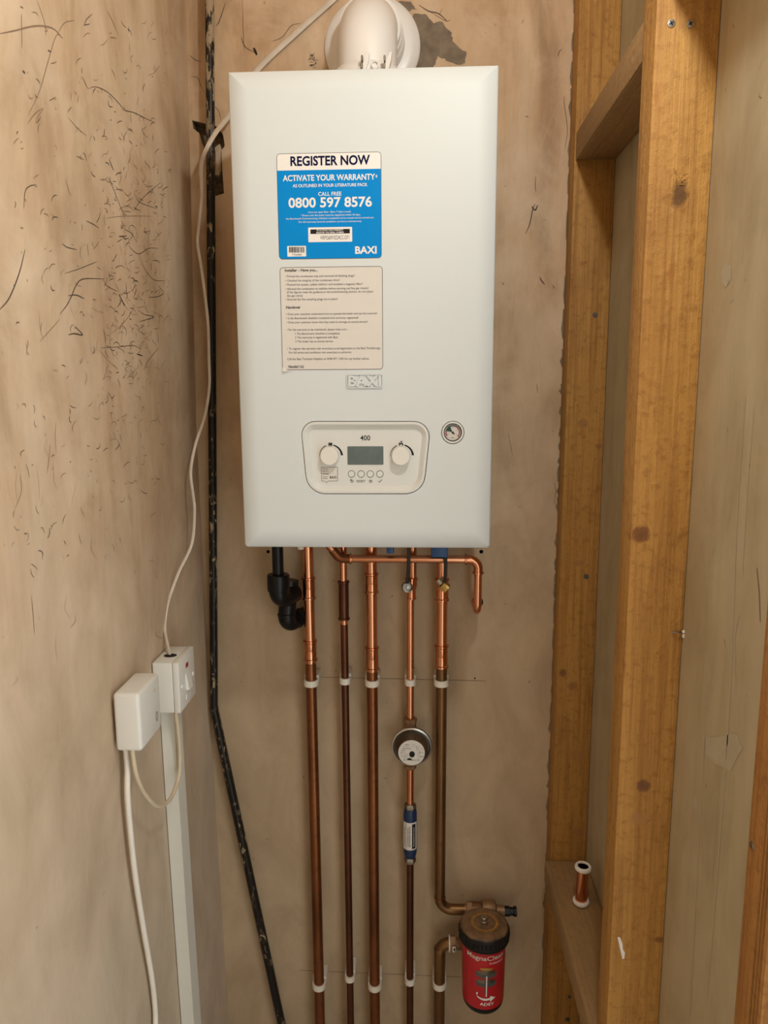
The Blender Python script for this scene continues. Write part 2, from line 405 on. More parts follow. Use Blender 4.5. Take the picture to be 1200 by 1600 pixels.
line([(240,440),(182,590),(150,700),(140,850)], .0012, 5, 780, 0, 2.667)
line([(152,735),(150,780),(154,800)], .0016, 4, 780, 0, 2.667)
line([(150,850),(140,870),(128,930),(110,975)], .0026, 4, 780, 0, 2.667)
line([(135,860),(150,876),(160,855)], .0040, 4, 780, 0, 2.667)
line([(245,235),(250,215),(262,205)], .0018, 4, 780, 0, 2.667)
line([(270,400),(272,440),(284,540),(272,630)], .0014, 4, 780, 0, 2.667)
line([(168,1155),(178,1172),(190,1185)], .003, 4, 780, 0, 2.667)
line([(245,440),(252,480),(245,540)], .0012, 4, 780, 600, 2.857)
line([(40,220),(60,320)], .0010, 4, 780, 600, 2.857)
line([(168,0),(172,40)], .0015, 4, 780, 600, 2.857)
line([(900,110),(915,85),(940,10)], .0022, 4, 0, 0, 2.667)
line([(1010,0),(1015,170),(1020,210)], .0012, 4, 0, 0, 2.667)
line([(1055,200),(1070,230)], .005, 4, 0, 0, 2.667)
line([(892,440),(912,465),(920,500)], .0014, 4, 0, 0, 2.667)
line([(790,230),(815,250),(838,257)], .0016, 4, 0, 0, 2.667)
line([(795,320),(820,322),(835,350),(850,385)], .0014, 4, 0, 0, 2.667)
line([(220,170),(265,150),(300,105),(340,95)], .0016, 4, 340, 0, 2.609)
line([(95,150),(112,190),(150,215)], .0018, 4, 340, 0, 2.609)
line([(148,195),(160,222)], .006, 4, 340, 0, 2.609)
line([(820,20),(860,45),(900,55),(935,85)], .0026, 4, 340, 0, 2.609)
line([(905,60),(915,35)], .0012, 4, 340, 0, 2.609)
line([(870,50),(930,85),(950,80)], .0012, 4, 340, 0, 2.609)
for k in range(26):
    x = random.uniform(370, 400); y = random.uniform(222, 275); a = random.uniform(0, 6.3)
    line([(x, y), (x+6*math.cos(a), y+6*math.sin(a)), (x+12*math.cos(a+.6), y+12*math.sin(a+.6))], .0012, 4, 340, 0, 2.609)
for a, b in (((500, 1058), (760, 1064)), ((467, 1516), (728, 1527))):
    line([a, b], .0011, 7, taper=False)
for x, y, r in ((346, 1420, .004), (345, 175, .0)):
    pass
for i in range(70):                           # nicks and specks in the plaster
    x = random.uniform(350, 880); y = random.uniform(40, 1590)
    a = random.uniform(0, 6.3); l = random.uniform(1.5, 6)
    line([(x, y), (x+l*.5*math.cos(a)+random.uniform(-1, 1), y+l*.5*math.sin(a)), (x+l*math.cos(a), y+l*math.sin(a))], random.uniform(.0008, .0022), random.choice([4, 4, 5]))
for i in range(14):                           # trowel marks and thin stains
    x = random.choice([random.uniform(775, 880), random.uniform(740, 860), random.uniform(350, 480)]); y = random.uniform(300, 1550)
    line([(x, y), (x+random.uniform(-10, 10), y+random.uniform(15, 45)), (x+random.uniform(-14, 14), y+random.uniform(50, 110))], random.uniform(.0006, .0012), 5)
z = .35
while z < 2.3:                                 # ragged plaster edge beside the timber
    l = random.uniform(.01, .06); a = random.uniform(.0005, .0035); b = random.uniform(.0005, .005)
    wb.add([V((.276, -EPS, z)), V((.276, -EPS, z+l)), V((.2742-b*.4, -EPS, z+l)), V((.2742-a, -EPS, z+l*.6)), V((.2742-b, -EPS, z+l*.35)), V((.2742-a*.5, -EPS, z))], [(0, 1, 2, 3, 4, 5)], 3)
    z += l*random.uniform(.9, 2.6)
struct(wb.build('wall_back', ['plaster_back', 'rubble', 'dark', 'undercoat', 'scuff', 'crack_pale', 'crack_pale', 'pencil'], smooth=False))

# --- left wall: slightly bowed plaster, scribbled over with dark scuffs
wl = MB(); zs = [ZC-ZC*i/52 for i in range(53)]
zs = sorted(set([c[0] for c in CORNER]+zs), reverse=True)
prof = [(XL(z), z) for z in zs]
vs = []; fs = []
for (x, z) in prof: vs += [V((x, 0, z)), V((x-.006, YF, z))]
for i in range(len(prof)-1): fs.append((2*i, 2*i+1, 2*i+3, 2*i+2))
wl.add(vs, fs, 0)
n = len(prof)
wl.add([V((-.56, 0, ZC)), V((-.56, YF, ZC)), V((-.56, YF, 0)), V((-.56, 0, 0))], [(0, 1, 2, 3)], 0)
def onL(x, y, off=.0):
    X = -.435
    for _ in range(6):
        p = onX(x, y, X); X = XL(p.z)-.006*(p.y/YF)+off
    return onX(x, y, X)
def lscr(px, wid, mat=1, ox=0, oy=0, k=1.0):
    wl.ribbon(spline([onL(ox+x/k, oy+y/k, EPS) for x, y in px], 5), wid, (1, 0, 0), mat)
K = dict(ox=0, oy=0, k=2.667)
for px, wd, mt in (
    ([(342,318),(355,345),(368,372)], .0022, 1), ([(368,370),(400,362),(450,385),(500,435),(518,458),(560,470),(610,495),(650,512)], .0022, 1),
    ([(0,140),(60,128),(150,108),(220,118),(262,160)], .0034, 2), ([(262,160),(235,148),(200,260),(165,380),(118,480)], .0022, 2), ([(240,140),(270,95),(310,85)], .002, 2),
    ([(90,60),(92,200)], .002, 2), ([(155,0),(185,90),(192,150)], .0018, 2), ([(350,108),(362,80),(385,58)], .002, 1), ([(350,105),(375,100)], .002, 1),
    ([(447,45),(470,90),(494,150)], .0016, 1), ([(455,662),(465,690),(474,710)], .0040, 1), ([(450,735),(470,780),(505,870),(522,915)], .0024, 1),
    ([(555,880),(600,820),(670,760)], .0020, 1), ([(555,795),(575,835),(610,855),(655,870)], .0018, 1), ([(520,955),(550,975),(570,1010)], .0022, 1),
    ([(440,910),(500,902),(580,900),(635,902)], .0016, 2), ([(250,1310),(280,1270),(300,1230),(320,1185),(350,1162),(432,1162)], .0034, 1), ([(285,1232),(320,1230),(352,1245)], .0030, 1),
    ([(432,1162),(445,1190),(490,1215)], .0022, 1), ([(495,1225),(510,1255),(522,1275)], .0055, 1), ([(0,1290),(40,1240),(80,1140),(105,1040)], .0034, 1),
    ([(100,870),(105,800),(125,775),(152,770)], .0022, 1), ([(270,1140),(330,1120),(380,1100),(405,1090)], .0018, 1), ([(535,1020),(550,1040),(580,1058),(620,1035),(660,1035)], .0022, 1),
    ([(260,1015),(280,1030),(320,1040)], .0024, 1), ([(580,1060),(600,1115),(640,1165),(690,1170)], .0020, 1), ([(620,1240),(660,1235),(680,1220),(660,1190)], .0026, 1),
    ([(575,1290),(600,1310),(640,1320),(600,1335),(580,1340)], .0022, 1), ([(285,1395),(310,1390),(345,1395),(310,1358)], .0034, 1), ([(430,1370),(438,1400),(440,1430)], .0024, 1),
    ([(420,1450),(500,1445),(555,1440),(590,1455)], .0018, 1), ([(410,1455),(450,1500),(490,1540)], .0016, 2), ([(660,1450),(620,1500),(600,1540)], .0022, 1),
    ([(465,1390),(520,1340),(560,1280)], .0016, 2), ([(165,1425),(210,1375),(250,1330)], .0016, 2), ([(275,745),(285,790),(297,815)], .0020, 2),
    ([(360,920),(390,935),(412,950)], .0024, 1), ([(115,515),(150,470),(182,450)], .0022, 2), ([(148,512),(162,480),(182,455)], .0018, 2), ([(285,490),(320,530),(360,565)], .0018, 2),
    ([(570,1475),(595,1483)], .0045, 1), ([(95,295),(105,305)], .005, 1), ([(200,210),(212,215)], .003, 1)):
    lscr(px, wd*.5, mt, **K)
lt = dict(ox=160, oy=0, k=1)
for i in range(640):
    u = random.random()
    if u < .72: x = random.gauss(205, 36); y = random.gauss(425, 175)
    else: x = random.uniform(20, 265); y = random.uniform(10, 900)
    if not 5 < x < 268 or y < 5: continue
    a = random.uniform(0, 6.3); l = random.uniform(3, 20); b = random.uniform(-1.6, 1.6)
    pts = [(x, y)]
    for q in range(3): pts.append((pts[-1][0]+l/3*math.cos(a)*.7, pts[-1][1]+l/3*math.sin(a))); a += b*random.uniform(.2, .8)
    lscr(pts, random.uniform(.0005, .0013), random.choice([1, 1, 2, 2, 2]))
for i in range(40):
    x = random.uniform(10, 260); y = random.uniform(400, 1100); l = random.uniform(10, 60)
    lscr([(x, y), (x+random.uniform(-4, 4), y+l*.5), (x+random.uniform(-8, 8), y+l)], random.uniform(.0005, .001), random.choice([3, 3, 2]))
struct(wl.build('wall_left', ['plaster_left', 'scuff', 'scuff_light', 'crack_pale']))

# --- right wall: bare plasterboard seen from its back, between the studs
wr = MB(); wr.box(XR, XR+.0125, -.84, .05, 0, ZC); wr.box(XR, XR+.0125, YF, -.8402, 1.93, ZC)   # wall, plus an unseen head added over the side opening to cut high fill
def onR(x, y, off=.0003): return onX(x, y, XR-off)
for px, wd in (([(1165,620),(1152,800),(1140,1100),(1118,1400),(1105,1560)], .0028), ([(1178,640),(1168,760),(1160,900)], .0020), ([(1102,1150),(1092,1320),(1078,1590)], .0018), ([(1155,960),(1148,1000),(1150,1070)], .0016), ([(1125,1200),(1112,1380)], .0016)):
    wr.ribbon(spline([onR(*p) for p in px], 5), wd, (1, 0, 0), 1)
wr.poly([onR(780+x/2.857, 1100+y/2.857) for x, y in ((905,140),(960,150),(1060,130),(1085,200),(1050,260),(1035,300),(960,265),(915,215))], 1)
wr.poly([onR(780+x/2.857, 1100+y/2.857) for x, y in ((862,440),(875,418),(886,430),(884,460),(872,468))], 1)
wr.poly([onR(780+x/2.667, y/2.667) for x, y in ((925,1130),(940,1103),(968,1105),(965,1165),(945,1200),(930,1180))], 1)
wr.ribbon([onR(780+x/2.857, 600+y/2.857) for x, y in ((1150,822),(1160,930),(1165,1062))], .0026, (1, 0, 0), 2)
for i in range(30):
    x = random.uniform(1090, 1195); y = random.uniform(20, 1400)
    wr.ribbon([onR(x, y), onR(x+random.uniform(-2, 2), y+random.uniform(2, 7)), onR(x+random.uniform(-3, 3), y+random.uniform(6, 14))], .0009, (1, 0, 0), random.choice([1, 2]))
struct(wr.build('wall_right', ['board', 'smear', 'scuff_light']))
wf = MB()                                     # unseen wall and lintel added behind the camera to narrow the fill light
wf.box(-.56, .20, YF-.1, YF, 0, ZC); wf.box(.20, .60, YF-.1, YF, 1.93, ZC)
struct(wf.build('fill_blocker_front', 'plaster_left', smooth=False))
struct(MB().box(-.56, .45, YF, .05, -.05, 0).build('floor', 'concrete'))
struct(MB().box(-.56, .45, YF, .05, ZC, ZC+.02).build('ceiling', 'plaster_back'))

# ================================================================== timber partition
def rough_beam(x0, x1, y0, y1, z0, z1, bev=.0015):
    return MB().box(x0, x1, y0, y1, z0, z1, bev, 2)
kd = (.075, .032, .012)
# far stud against the back wall
z0 = 0.0; xc = (.2745+XR)/2
def kn(px, py, yf, rx, rz, c, xm, ym): p = onY(px, py, yf); return (p.x-xm, yf-ym, p.z, rx, rz, c)
fk = [kn(911, 662, -.05, .012, .009, (.30, .15, .05), xc, -.025), kn(880, 1052, -.05, .009, .010, (.16, .07, .03), xc, -.025), kn(895, 1072, -.05, .012, .010, (.28, .13, .05), xc, -.025),
      kn(905, 880, -.05, .012, .006, (.36, .17, .06), xc, -.025), kn(936, 697, -.05, .006, .006, (.28, .13, .05), xc, -.025), kn(900, 1180, -.05, .018, .012, (.38, .18, .06), xc, -.025), kn(905, 1300, -.05, .014, .012, (.36, .17, .06), xc, -.025)]
st = thing('timber_stud', (xc, -.025, 0), 'sawn timber stud standing upright in the corner against the back plaster wall', 'timber')
rough_beam(.2745, XR-.0005, -.0495, -.0005, 0, ZC).build('post', wood('wood_far_stud', 2, fk, .92, seed=2.2), st)
for (x, y, r) in ((930, 492, .0048), (916, 901, .0050), (887, 1593, .005), (890, 1558, .004)):
    p = onY(x, y, -.05)
    MB().lathe([(.0005, -.004), (r*.6, -.004), (r, 0), (r*.9, .0016), (.0003, .002)], p+V((0, .001, 0)), (0, -1, 0), 16).build('nail_head', 'grey_dark', st)
# near stud
nk = [kn(1063, 305, -.505, .0125, .021, kd, xc, -.48), kn(1002, 836, -.505, .0135, .0125, (.15, .05, .02), xc, -.48), kn(1006, 1228, -.505, .0105, .011, (.14, .06, .03), xc, -.48),
      kn(1049, 428, -.505, .0045, .013, (.36, .15, .03), xc, -.48), kn(1027, 148, -.505, .003, .014, (.36, .15, .03), xc, -.48), kn(1000, 1278, -.505, .015, .012, (.40, .20, .07), xc, -.48), kn(1032, 1468, -.505, .009, .005, (.22, .09, .03), xc, -.48)]
sn = thing('timber_stud', (xc, -.48, 0), 'nearer full height timber stud with big dark knots and two screws at its top', 'timber')
nb = rough_beam(.2735, XR-.0005, -.505, -.4545, 0, ZC)
drip = [(528,1040),(540,1042),(550,1070),(552,1095),(562,1110),(558,1138),(550,1138),(540,1095),(532,1060)]
nb.poly([onY(780+x/2.857, 1100+y/2.857, -.5055) for x, y in drip], 1)
random.seed(4)
for k in range(16):
    x = 1062+random.uniform(-8, 8); y = 285+random.uniform(-6, 6); a = random.uniform(.1, 2.2); l = random.uniform(9, 26)
    nb.ribbon(spline([onY(x, y, -.5053), onY(x+l*.5*math.cos(a), y-l*.5*math.sin(a), -.5062), onY(x+l*math.cos(a)+2, y-l*math.sin(a)+2, -.5056)], 4), random.uniform(.0006, .0012), (0, 1, 0), 2)
nb.build('post', [wood('wood_near_stud', 2, nk, 1.0, seed=4.7), 'paper_white', wood('wood_splinter', 0, (), 1.05, seed=1)], sn)
def pozi(x, y, par):
    p = onY(x, y, -.505)
    sc = MB().lathe([(.0003, -.02), (.002, -.018), (.002, -.002), (.0046, .0004), (.0044, .0012), (.0003, .0016)], p, (0, -1, 0), 20)
    q = p+V((0, -.0017, 0))
    for a in (.5, .5+math.pi/2):
        d = V((math.cos(a), 0, math.sin(a)))*.0027; e = V((-math.sin(a), 0, math.cos(a)))*.0006
        sc.poly([q+d+e, q+d-e, q-d-e, q-d+e], 1)
    return sc.build('screw', ['silver', 'ink'], par)
pozi(1048.5, 37, sn); pozi(1078.5, 37.5, sn)
# noggins
un = rough_beam(.2765, XR-.001, -.4535, -.0505, 1.9575, 2.0035, .001)
tag(un.build('timber_noggin', wood('wood_upper_noggin', 1, (), .74, .42, seed=7)), 'dusty timber noggin fixed between the two studs high up, its underside in shadow', 'timber')
zt = onY(880, 1345, -.05).z
ln = rough_beam(.263, XR-.001, -.4535, -.0505, zt-.047, zt, .0015)
tag(ln.build('timber_noggin', wood('wood_lower_noggin', 1, (), .70, .45, seed=11)), 'dusty timber noggin low between the studs with a copper coupling standing on it', 'timber')
struct(rough_beam(.274, XR-.001, -.838, -.5055, 2.032, 2.079, .001).build('noggin_unseen_1', wood('wood_near_noggin', 1, (), .9, .2, seed=3)))  # noggin out of view, inferred from its shadow on the near stud
# upright board on the plasterboard at the right
b0 = onX(1170, 1300, XR-.012).y; b1 = onX(1214, 1300, XR-.012).y
bd = MB().box(XR-.012, XR-.0003, b1, b0, 0, 1.42, .001)
for k in range(3):
    yy = b0+(b1-b0)*(.62+.12*k); bd.box(XR-.0126, XR-.0119, yy-.0012, yy+.0012, .001, 1.419, 0, 2, 1)
bt = bd.build('timber_board', [wood('wood_board', 2, (), .92, seed=21, red=.28), wood('wood_board_groove', 2, (), .6, seed=5, red=.25)])
tag(bt, 'reddish planed timber board standing on the plasterboard at the right edge of the photo', 'timber')
p = onX(1175, 1321, XR-.012); MB().lathe([(.0002, -.004), (.003, -.002), (.0045, 0), (.003, .0012), (.0002, .0014)], p, (-1, 0, 0), 14).build('nail_head', 'steel_dark', bt)
# loose copper coupling on the lower noggin
cp = onX(908, 1408, .312); cb = V((.318, cp.y, zt))
cp = None
def onZ(x, y, Z): d = ray(x, y); return CAM + d*((Z-CAM.z)/d.z)
cb = onZ(907.5, 1411, zt+.002); ct = .078
cc = thing('pipe_coupling', cb, 'loose bright copper press coupling with white end rings standing on the lower noggin', 'pipe fitting')
MB().lathe([(.0112, .003), (.0112, ct-.003), (.0100, ct-.003), (.0100, .003), (.0112, .003)], cb, (.02, 0, 1), 32, caps=False).build('sleeve', 'copper_fit', cc)
for h in (.0, ct-.0085):
    MB().lathe([(.0103, h+.0005), (.0136, h), (.0152, h+.0022), (.0152, h+.0062), (.0136, h+.0085), (.0103, h+.0080), (.0103, h+.0005)], cb, (.02, 0, 1), 32, caps=False).build('end_ring', 'paper_white', cc)
# bent nail with a crumb of plaster between stud and board
nl = thing('nail', onX(1058, 989, .345), 'bent nail poking out beside the near stud with a crumb of plaster on it', 'nail')
q0 = onY(1050, 988, -.5065); q1 = onY(1066, 988, -.5085)
MB().tube(spline([q0, (q0+q1)/2+V((0, -.002, .0005)), q1], 4), .0013, 8).build('shank', 'steel_dark', nl)
mb = MB(); random.seed(3)
for k in range(6):
    c = onY(1071+random.uniform(-3, 3), 991+random.uniform(-4, 5), -.509); r = random.uniform(.0015, .003)
    mb.lathe([(.0002, -r), (r*.8, -r*.4), (r, .1*r), (r*.5, r*.8), (.0002, r)], c, V((random.uniform(-1, 1), random.uniform(-1, 1), 1)), 7)
mb.build('plaster_crumb', 'paper', nl)

# ================================================================== boiler
BY = -.285                                     # front plane of the casing
bo = thing('boiler', (-.0846, -.14, 1.3025), 'white wall-hung combination boiler with two stickers and a control panel', 'boiler')
bx0, bx1, bz0, bz1 = -.2858, .1163, 1.3022, 2.0262
def fp(x, y): p = onY(x, y, BY); return (p.x, p.z)
panel = [fp(481, 771), fp(661, 771), fp(673, 659), fp(470, 659)]      # ccw seen from the front
prad = [.031, .031, .024, .021]
gx, gz = fp(707.5, 675.8)
cs = MB()
def ring(d, y, rb=.006, rtp=.0015):
    c = [(bx0+d, bz0+d), (bx1-d, bz0+d), (bx1-d, bz1-d), (bx0+d, bz1-d)]
    rr = [max(rb-d, .0012)]*2+[max(rtp-d, .0012)]*2
    return [V((p[0], y, p[1])) for p in round_poly(c, rr, 4)]
prof = [(0, -.004), (0, -.05), (0, -.15), (0, -.268), (0, -.2705), (.0006, -.2725), (.002, -.2742)]
for k in range(1, 13):
    u = k/12; prof.append((.002+.030*u, -.2742-(.0108)*(1-(1-u)**2)))
prof.append((.038, BY))
cs.loft([ring(*p) for p in prof], 0, True, False)
inner = [(p.x, p.z) for p in ring(.038, BY)]
ghole = inset_poly(panel, -.0011)
hole1 = round_poly(ghole, [r+.0011 for r in prad], 8)
cs.holed(inner, [hole1, circle2(gx, gz, .0182, 40)], lambda x, z: V((x, BY, z)))
cs.loft([[V((x, BY, z)) for x, z in hole1], [V((x, BY+.012, z)) for x, z in hole1]], 0)
cs.loft([[V((x, BY, z)) for x, z in circle2(gx, gz, .0182, 40)], [V((x, BY+.012, z)) for x, z in circle2(gx, gz, .0182, 40)]], 0)
casing = cs.build('casing', ['casing'], bo, sharp=14)
# maker's badge, embossed
bd = MB(); A = fp(541.5, 606.5); B = fp(598.5, 584)
c4 = [(A[0], A[1]), (B[0], A[1]), (B[0], B[1]), (A[0], B[1])]
o_ = round_poly(c4, [.003]*4, 4); i_ = round_poly(inset_poly(c4, .0016), [.002]*4, 4)
bd.loft([[V((x, BY+.0005, z)) for x, z in o_], [V((x, BY-.0026, z)) for x, z in o_], [V((x, BY-.0026, z)) for x, z in i_], [V((x, BY-.0003, z)) for x, z in i_]], 0, False, True)
tv, tf = text_geo('BAXI', .03)
a_ = min(v[0] for v in tv); b_ = max(v[0] for v in tv); kx = (B[0]-A[0]-.0060)/(b_-a_); kz = (B[1]-A[1]-.0058)/HCAP
for off in (0,):
    front = [V((A[0]+.003+(v[0]-a_)*kx, BY-.0034, A[1]+.0029+v[1]*kz)) for v in tv]; back = [V((p.x, BY-.0002, p.z)) for p in front]
    ed = {}
    for f in tf:
        for q in range(len(f)):
            e = (f[q], f[(q+1) % len(f)]); ed[e] = ed.get(e, 0)+1
    bnd = [e for e in ed if (e[1], e[0]) not in ed]
    nv = len(front); bd.add(front+back, [tuple(f) for f in tf]+[(e[0], e[1], e[1]+nv, e[0]+nv) for e in bnd], 0)
plabel(bd.build('badge', 'casing', bo, sharp=20), 'small embossed white maker badge under the stickers')

# control panel
pn = MB()
def pring(d, y, seg=8):
    c = inset_poly(panel, d); return [V((x, y, z)) for x, z in round_poly(c, [max(r-d, .004) for r in prad], seg)]
pn.loft([pring(0, BY+.011), pring(0, BY-.0010), pring(.0008, BY-.0018), pring(.0040, BY-.0018), pring(.0052, BY-.0010), pring(.0100, BY+.0052), pring(.0112, BY+.0060), pring(.014, BY+.0060)], 0, False, True)
PY = BY+.0060; IY = PY-.0003
def pp(x, y): p = onY(x, y, PY); return (p.x, p.z)
def ppx(x, z): return V((x, IY, z))
def ptext(mb, s, x0, x1, yb, caph, mat, bold=0.0, conv=pp, plc=ppx):
    a = conv(x0, yb); b = conv(x1, yb); c = conv(x0, yb-caph); mb.text(s, plc, a[0], b[0], a[1], c[1]-a[1], mat, bold)
ptext(pn, '400', 563, 578.5, 688, 7.6, 1, .012)
ptext(pn, 'RESET', 557.5, 571, 753.6, 3.6, 2, .004)
def arc(mb, c, r0a, r1a, r0b, r1b, a0, a1, y, mat, n=16):
    vs = []
    for k in range(n+1):
        t = k/n; a = math.radians(a0+(a1-a0)*t); ri = r0a+(r0b-r0a)*t; ro = r1a+(r1b-r1a)*t
        vs += [V((c[0]+ri*math.cos(a), y, c[1]+ri*math.sin(a))), V((c[0]+ro*math.cos(a), y, c[1]+ro*math.sin(a)))]
    mb.add(vs, [(2*k, 2*k+1, 2*k+3, 2*k+2) for k in range(n)], mat)
pxm = (pp(600, 710)[0]-pp(500, 710)[0])/100    # metres per pixel on the panel
knobs = [pp(515.9, 712.1), pp(626.6, 712.1)]
for c in knobs:
    arc(pn, c, 16.2*pxm, 16.6*pxm, 16.2*pxm, 17.6*pxm, 185, 112, IY, 1)
    arc(pn, c, 16.4*pxm, 18.2*pxm, 16.8*pxm, 20.2*pxm, 72, 2, IY, 1)
def rect(mb, x0, x1, y0, y1, mat, conv=pp, plc=ppx):
    a = conv(x0, y1); b = conv(x1, y0); mb.poly([plc(a[0], a[1]), plc(b[0], a[1]), plc(b[0], b[1]), plc(a[0], b[1])], mat)
for k in range(4): rect(pn, 513.2+k*1.6, 514.4+k*1.6, 691.6, 696.6, 1)
rect(pn, 513.2, 519.0, 693.4, 694.6, 1)
rect(pn, 623.4, 630.0, 692.6, 694.2, 1); rect(pn, 623.4, 625.2, 691.6, 696.4, 1); rect(pn, 628.4, 630.0, 692.6, 696.6, 1); rect(pn, 626.4, 627.8, 689.6, 692.8, 1); rect(pn, 625.6, 628.8, 689.2, 690.2, 1)
for k in range(3): rect(pn, 576.6, 581.6, 749.9+k*1.6, 750.6+k*1.6, 2)
for px in ([(591, 751.6), (592.8, 753.6), (597, 749.2)], [(547.4, 750.2), (551.2, 750.2), (552.4, 751.6), (551.2, 753.2), (548, 753.2)], [(549.2, 748.4), (547.2, 750.2), (549.2, 752.0)]):
    pn.ribbon([V((pp(*q)[0], IY, pp(*q)[1])) for q in px], .0009, (0, 1, 0), 1, False)
cpn = plabel(pn.build('control_panel', ['panel', 'ink', 'grey_ink'], bo, sharp=24), 'recessed white control panel marked 400')
for c in knobs:
    kb = MB().lathe([(.0155, 0), (.0152, -.003), (.0148, -.011), (.0144, -.0135), (.0132, -.0146), (.0002, -.0142)], V((c[0], PY, c[1])), (0, 1, 0), 40)
    kb.build('knob', 'white_pl', cpn)
lc = MB(); A = pp(543.2, 726); B = pp(599, 697.3); lc.box(A[0], B[0], PY-.0012, PY+.001, A[1], B[1], .0006, 1)
plabel(lc.build('display', 'lcd', cpn), 'grey-green blank display window')
for x in (549.3, 564.2, 578.7, 593.6):
    c = pp(x, 740.6)
    b = MB().lathe([(.0058, .0005), (.0058, -.0002)], V((c[0], PY-.0002, c[1])), (0, 1, 0), 24, 1)
    b.lathe([(.0050, 0), (.0050, -.0012), (.0046, -.0017), (.0002, -.0019)], V((c[0], PY, c[1])), (0, 1, 0), 24, 0); b.build('button', ['panel', 'grey_ink'], cpn)
sk = MB(); A = pp(502.2, 751.5); B = pp(527.6, 729.8)
out = [(A[0], A[1]), pp(507.5, 752.2), pp(510.2, 754.8), pp(513.2, 751.8), (B[0], A[1]), (B[0], B[1]), (A[0], B[1])]
sk.plate(out, IY-.0001, PY, 1); oi = inset_poly(out, .0006); sk.poly([V((x, IY-.0003, z)) for x, z in oi], 0)
spl = lambda x, z: V((x, IY-.0005, z))
ptext(sk, 'Call our', 503.8, 513.0, 733.7, 2.2, 1, 0, pp, spl); ptext(sk, 'team on', 503.8, 512.6, 737.0, 2.2, 1, 0, pp, spl); ptext(sk, 'Need help?', 503.8, 514.0, 741.3, 2.2, 1, .01, pp, spl)
ptext(sk, 'BAXI', 515.4, 525.6, 747.5, 3.6, 1, .03, pp, spl)
for yy in (744.6, 747.2): rect(sk, 504, 512, yy, yy+.6, 1, pp, spl)
plabel(sk.build('support_sticker', ['paper', 'grey_ink'], cpn), 'little speech-bubble sticker on the control panel')

# pressure gauge
gg = MB(); gc = V((gx, BY, gz))
gg.lathe([(.0172, .008), (.0172, -.0006), (.0164, -.0016), (.0148, -.0016), (.0141, -.0006), (.0141, .004)], gc, (0, 1, 0), 44, 0)
gg.lathe([(.0141, .004), (.0138, .0008), (.0128, .0008), (.0126, .003)], gc, (0, 1, 0), 44, 1)
gau = plabel(gg.build('pressure_gauge', ['panel', 'ink'], bo, sharp=24), 'small round pressure gauge with a red and green scale')
dl = MB(); dl.lathe([(.0130, .004), (.0130, .0025), (.0002, .0025)], gc, (0, 1, 0), 36, 0)
g2 = (gx, gz); yd = BY+.0021
arc(dl, g2, .0094, .0114, .0094, .0114, 168, 110, yd, 1); arc(dl, g2, .0098, .0112, .0098, .0112, 110, 45, yd, 2); arc(dl, g2, .0096, .0114, .0096, .0114, 45, -42, yd, 3); arc(dl, g2, .0096, .0114, .0096, .0114, 212, 168, yd, 3)
dl.poly([V((gx+r*math.cos(math.radians(a)), yd-.0001, gz+r*math.sin(math.radians(a)))) for r, a in ((.0012, 140), (.0098, 168), (.0098, 150), (.0098, 130), (.0098, 112))], 1)
for a in (200, 90, 30, -30): arc(dl, g2, .0070, .0086, .0070, .0086, a-3, a+3, yd, 4, 2)
dl.poly([V((gx+x, yd, gz-.0088+z)) for x, z in ((-.0022, 0), (.0022, 0), (.0022, .0008), (-.0022, .0008))], 4)
dl.build('dial', ['grey_face', 'green_print', 'ink', 'darkred_print', 'grey_ink'], gau)
nd = MB(); a = math.radians(140); d = V((math.cos(a), 0, math.sin(a))); e = V((-d.z, 0, d.x)); q = gc+V((0, .0008, 0))
nd.poly([q+d*.0095, q+e*.0009-d*.0035, q-d*.004, q-e*.0009-d*.0035], 0); nd.lathe([(.0015, .002), (.0015, 0), (.0002, -.0004)], q, (0, 1, 0), 14, 0)
nd.build('needle', 'ink', gau)

# --- stickers on the casing
SY = BY-.0004
def sp(x, y): p = onY(x, y, BY); return (p.x, p.z)
def layer(k): return lambda x, z: V((x, SY-.0001*k, z))
def rrect(x0, y0, x1, y1, r, k=0):
    a = sp(x0, y1); b = sp(x1, y0); return [(a[0], a[1]), (b[0], a[1]), (b[0], b[1]), (a[0], b[1])], r
def st_box(mb, x0, y0, x1, y1, r, k, mat, inset=0.0):
    c, r = rrect(x0, y0, x1, y1, r); c = inset_poly(c, inset) if inset else c
    L = layer(k); mb.poly([L(x, z) for x, z in round_poly(c, [max(r-inset, .0004)]*4, 5)], mat)
def stx(mb, s, x0, x1, yb, cap, mat, bold=0.0, k=4): ptext(mb, s, x0, x1, yb, cap, mat, bold, sp, layer(k))
ws = MB()
c, r = rrect(436.2, 237, 595.6, 405.4, .0055)
oc = round_poly(c, [r]*4, 5); ws.plate(oc, SY, BY-.00005, 1)
ci = inset_poly(c, .0007); ic = round_poly(ci, [r-.0007]*4, 5)
L = layer(1); ws.poly([L(x, z) for x, z in ic], 0)
zsplit = sp(500, 265.6)[1]
low = [p for p in ic if p[1] < zsplit]
xs = [p[0] for p in ic]
